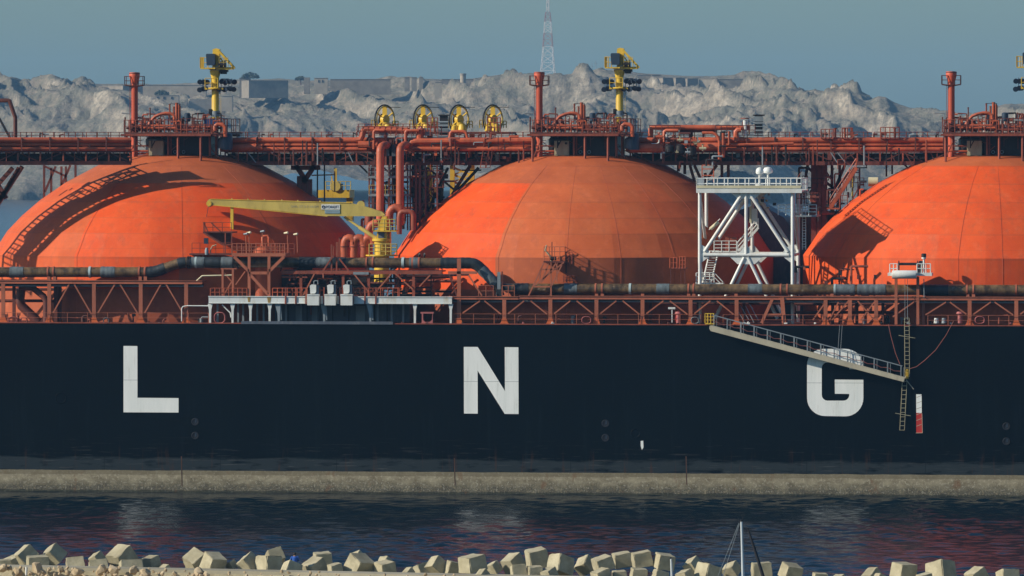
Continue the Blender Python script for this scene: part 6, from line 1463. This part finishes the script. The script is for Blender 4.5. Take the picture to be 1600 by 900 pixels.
# seated person in blue on the cubes
def person():
    d = bd(461)-1.6; foot = PD(460.5, 882.5, d); k = 1.0
    e = empty('person', tuple(foot), 'person in a bright blue top sitting on the cubes, seen from behind', 'person')
    me = bpy.data.meshes.new('body'); J = {}
    def add(n, x, y, z, r): J[n] = (len(J), Vector((x, y, z)), r)
    # local: x right, y away, z up; seat at z .42
    add('pel', 0, 0, .12, .15); add('waist', 0, .0, .28, .135); add('chest', 0, .02, .48, .16); add('neck', 0, .0, .62, .06); add('head', 0, .01, .74, .095); add('crown', 0, .01, .82, .075)
    add('shl', -.19, .01, .54, .065); add('ell', -.27, .07, .31, .047); add('hal', -.16, .26, .24, .038); add('shr', .19, .01, .54, .065); add('elr', .27, .08, .31, .047); add('har', .16, .26, .25, .038)
    add('hl', -.1, .05, .1, .1); add('kl', -.14, .42, .22, .07); add('fl', -.13, .50, -.18, .05); add('tl', -.13, .62, -.22, .04); add('hr', .1, .05, .1, .1); add('kr', .14, .42, .22, .07); add('fr', .13, .50, -.18, .05); add('tr', .13, .62, -.22, .04)
    E_ = [('pel', 'waist'), ('waist', 'chest'), ('chest', 'neck'), ('neck', 'head'), ('head', 'crown'), ('chest', 'shl'), ('shl', 'ell'), ('ell', 'hal'), ('chest', 'shr'), ('shr', 'elr'), ('elr', 'har'), ('pel', 'hl'), ('hl', 'kl'), ('kl', 'fl'), ('fl', 'tl'), ('pel', 'hr'), ('hr', 'kr'), ('kr', 'fr'), ('fr', 'tr')]
    me.from_pydata([tuple(v[1]) for v in J.values()], [(J[a][0], J[b][0]) for a, b in E_], []); me.update()
    o = bpy.data.objects.new('body', me); COL.objects.link(o); o.parent = e; o.rotation_euler = (0, 0, TH)
    md_ = o.modifiers.new('skin', 'SKIN'); 
    for v in J.values(): me.skin_vertices[0].data[v[0]].radius = (v[2], v[2])
    me.skin_vertices[0].data[0].use_root = True
    o.modifiers.new('sub', 'SUBSURF').levels = 1; o.modifiers['sub'].render_levels = 1
    m, nt, b = new_mat('skin and dark trousers'); tc = N(nt, 'ShaderNodeTexCoord'); sp = N(nt, 'ShaderNodeSeparateXYZ'); nt.links.new(tc.outputs['Object'], sp.inputs[0])
    nt.links.new(mix(nt, math_(nt, 'GREATER_THAN', sp.outputs['Z'], .58), (.015, .018, .03, 1), (.35, .19, .12, 1)), b.inputs['Base Color']); b.inputs['Roughness'].default_value = .7; me.materials.append(m)
    # shirt shell
    M['shirt'] = paint('blue shirt', (.02, .10, .42, 1), .8, .2, 4); M['hair'] = paint('dark hair', (.012, .01, .01, 1), .7, .3, 8)
    sh = MB().tube([(0, 0, .08), (0, 0, .3), (0, .02, .48), (0, .01, .58), (0, 0, .62)], [.185, .175, .205, .15, .08], 16)
    for s in (-1, 1): sh.tube([(s*.12, .01, .54), (s*.2, .01, .535), (s*.27, .05, .40), (s*.275, .07, .33)], [.08, .085, .07, .062], 10)
    o2 = obj('shirt', sh, M['shirt'], e); o2.rotation_euler = (0, 0, TH)
    o3 = obj('hair', MB().lathe((0, -.012, .69), [(.075, 0), (.112, .04), (.118, .1), (.085, .17), (.02, .2)], 16), M['hair'], e); o3.rotation_euler = (0, 0, TH)
person()
HAZE = True; EXPO = 0.3

# ------------------------------------------------------------------ world, sun, haze, camera
sun_to = Vector((-1.72, -.72, 1)).normalized()
el = math.asin(sun_to.z); rot = math.atan2(sun_to.x, sun_to.y)
w = bpy.data.worlds.new('World'); S.world = w; w.use_nodes = True; nt = w.node_tree; bg = nt.nodes['Background']
sky = nt.nodes.new('ShaderNodeTexSky'); sky.sky_type = 'NISHITA'; sky.sun_disc = False; sky.sun_elevation = el; sky.sun_rotation = rot % (2*PI)
sky.air_density = 1.0; sky.dust_density = 1.0; sky.ozone_density = 2.0
tm = nt.nodes.new('ShaderNodeMix'); tm.data_type = 'RGBA'; tm.blend_type = 'MULTIPLY'; tm.inputs[0].default_value = 1; tm.inputs[7].default_value = (.74, 1.04, 1.26, 1); nt.links.new(sky.outputs[0], tm.inputs[6]); nt.links.new(tm.outputs[2], bg.inputs['Color']); bg.inputs['Strength'].default_value = .064
ld = bpy.data.lights.new('sun', 'SUN'); ld.energy = 4.2; ld.angle = math.radians(.5); ld.color = (1, .90, .76)
lo = bpy.data.objects.new('sun', ld); COL.objects.link(lo); lo.rotation_euler = sun_to.to_track_quat('Z', 'Y').to_euler(); lo.location = (-100, -100, 120)
def haze(density=5.2e-5):
    m = bpy.data.materials.new('haze'); m.use_nodes = True; nt = m.node_tree; nt.nodes.remove(nt.nodes['Principled BSDF'])
    v = nt.nodes.new('ShaderNodeVolumePrincipled'); v.inputs['Density'].default_value = density; v.inputs['Color'].default_value = (.30, .62, 1, 1); v.inputs['Anisotropy'].default_value = 0.0
    nt.links.new(v.outputs[0], nt.nodes['Material Output'].inputs['Volume'])
    tag(obj('haze', MB().box(-4100, 4100, -1000, 9100, -8, 160), m, smooth=False), kind='stuff')
if HAZE: haze()
cd = bpy.data.cameras.new('camera'); cam = bpy.data.objects.new('camera', cd); COL.objects.link(cam); S.camera = cam
cam.location = CAM; cam.rotation_euler = (PI/2, 0, TH)
cd.sensor_width = 36; cd.lens = 36*FPX/1600; cd.shift_x = 0; cd.shift_y = -(450-HY)/1600
cd.clip_start = 1; cd.clip_end = 60000
S.view_settings.view_transform = 'Standard'; S.view_settings.look = 'None'; S.view_settings.exposure = EXPO; S.view_settings.gamma = 1
S.cycles.use_denoising = True; S.cycles.denoiser = 'OPENIMAGEDENOISE'
S.cycles.caustics_reflective = False; S.cycles.caustics_refractive = False
S.cycles.max_bounces = 6; S.cycles.diffuse_bounces = 2; S.cycles.glossy_bounces = 3; S.cycles.volume_bounces = 0; S.cycles.transparent_max_bounces = 4
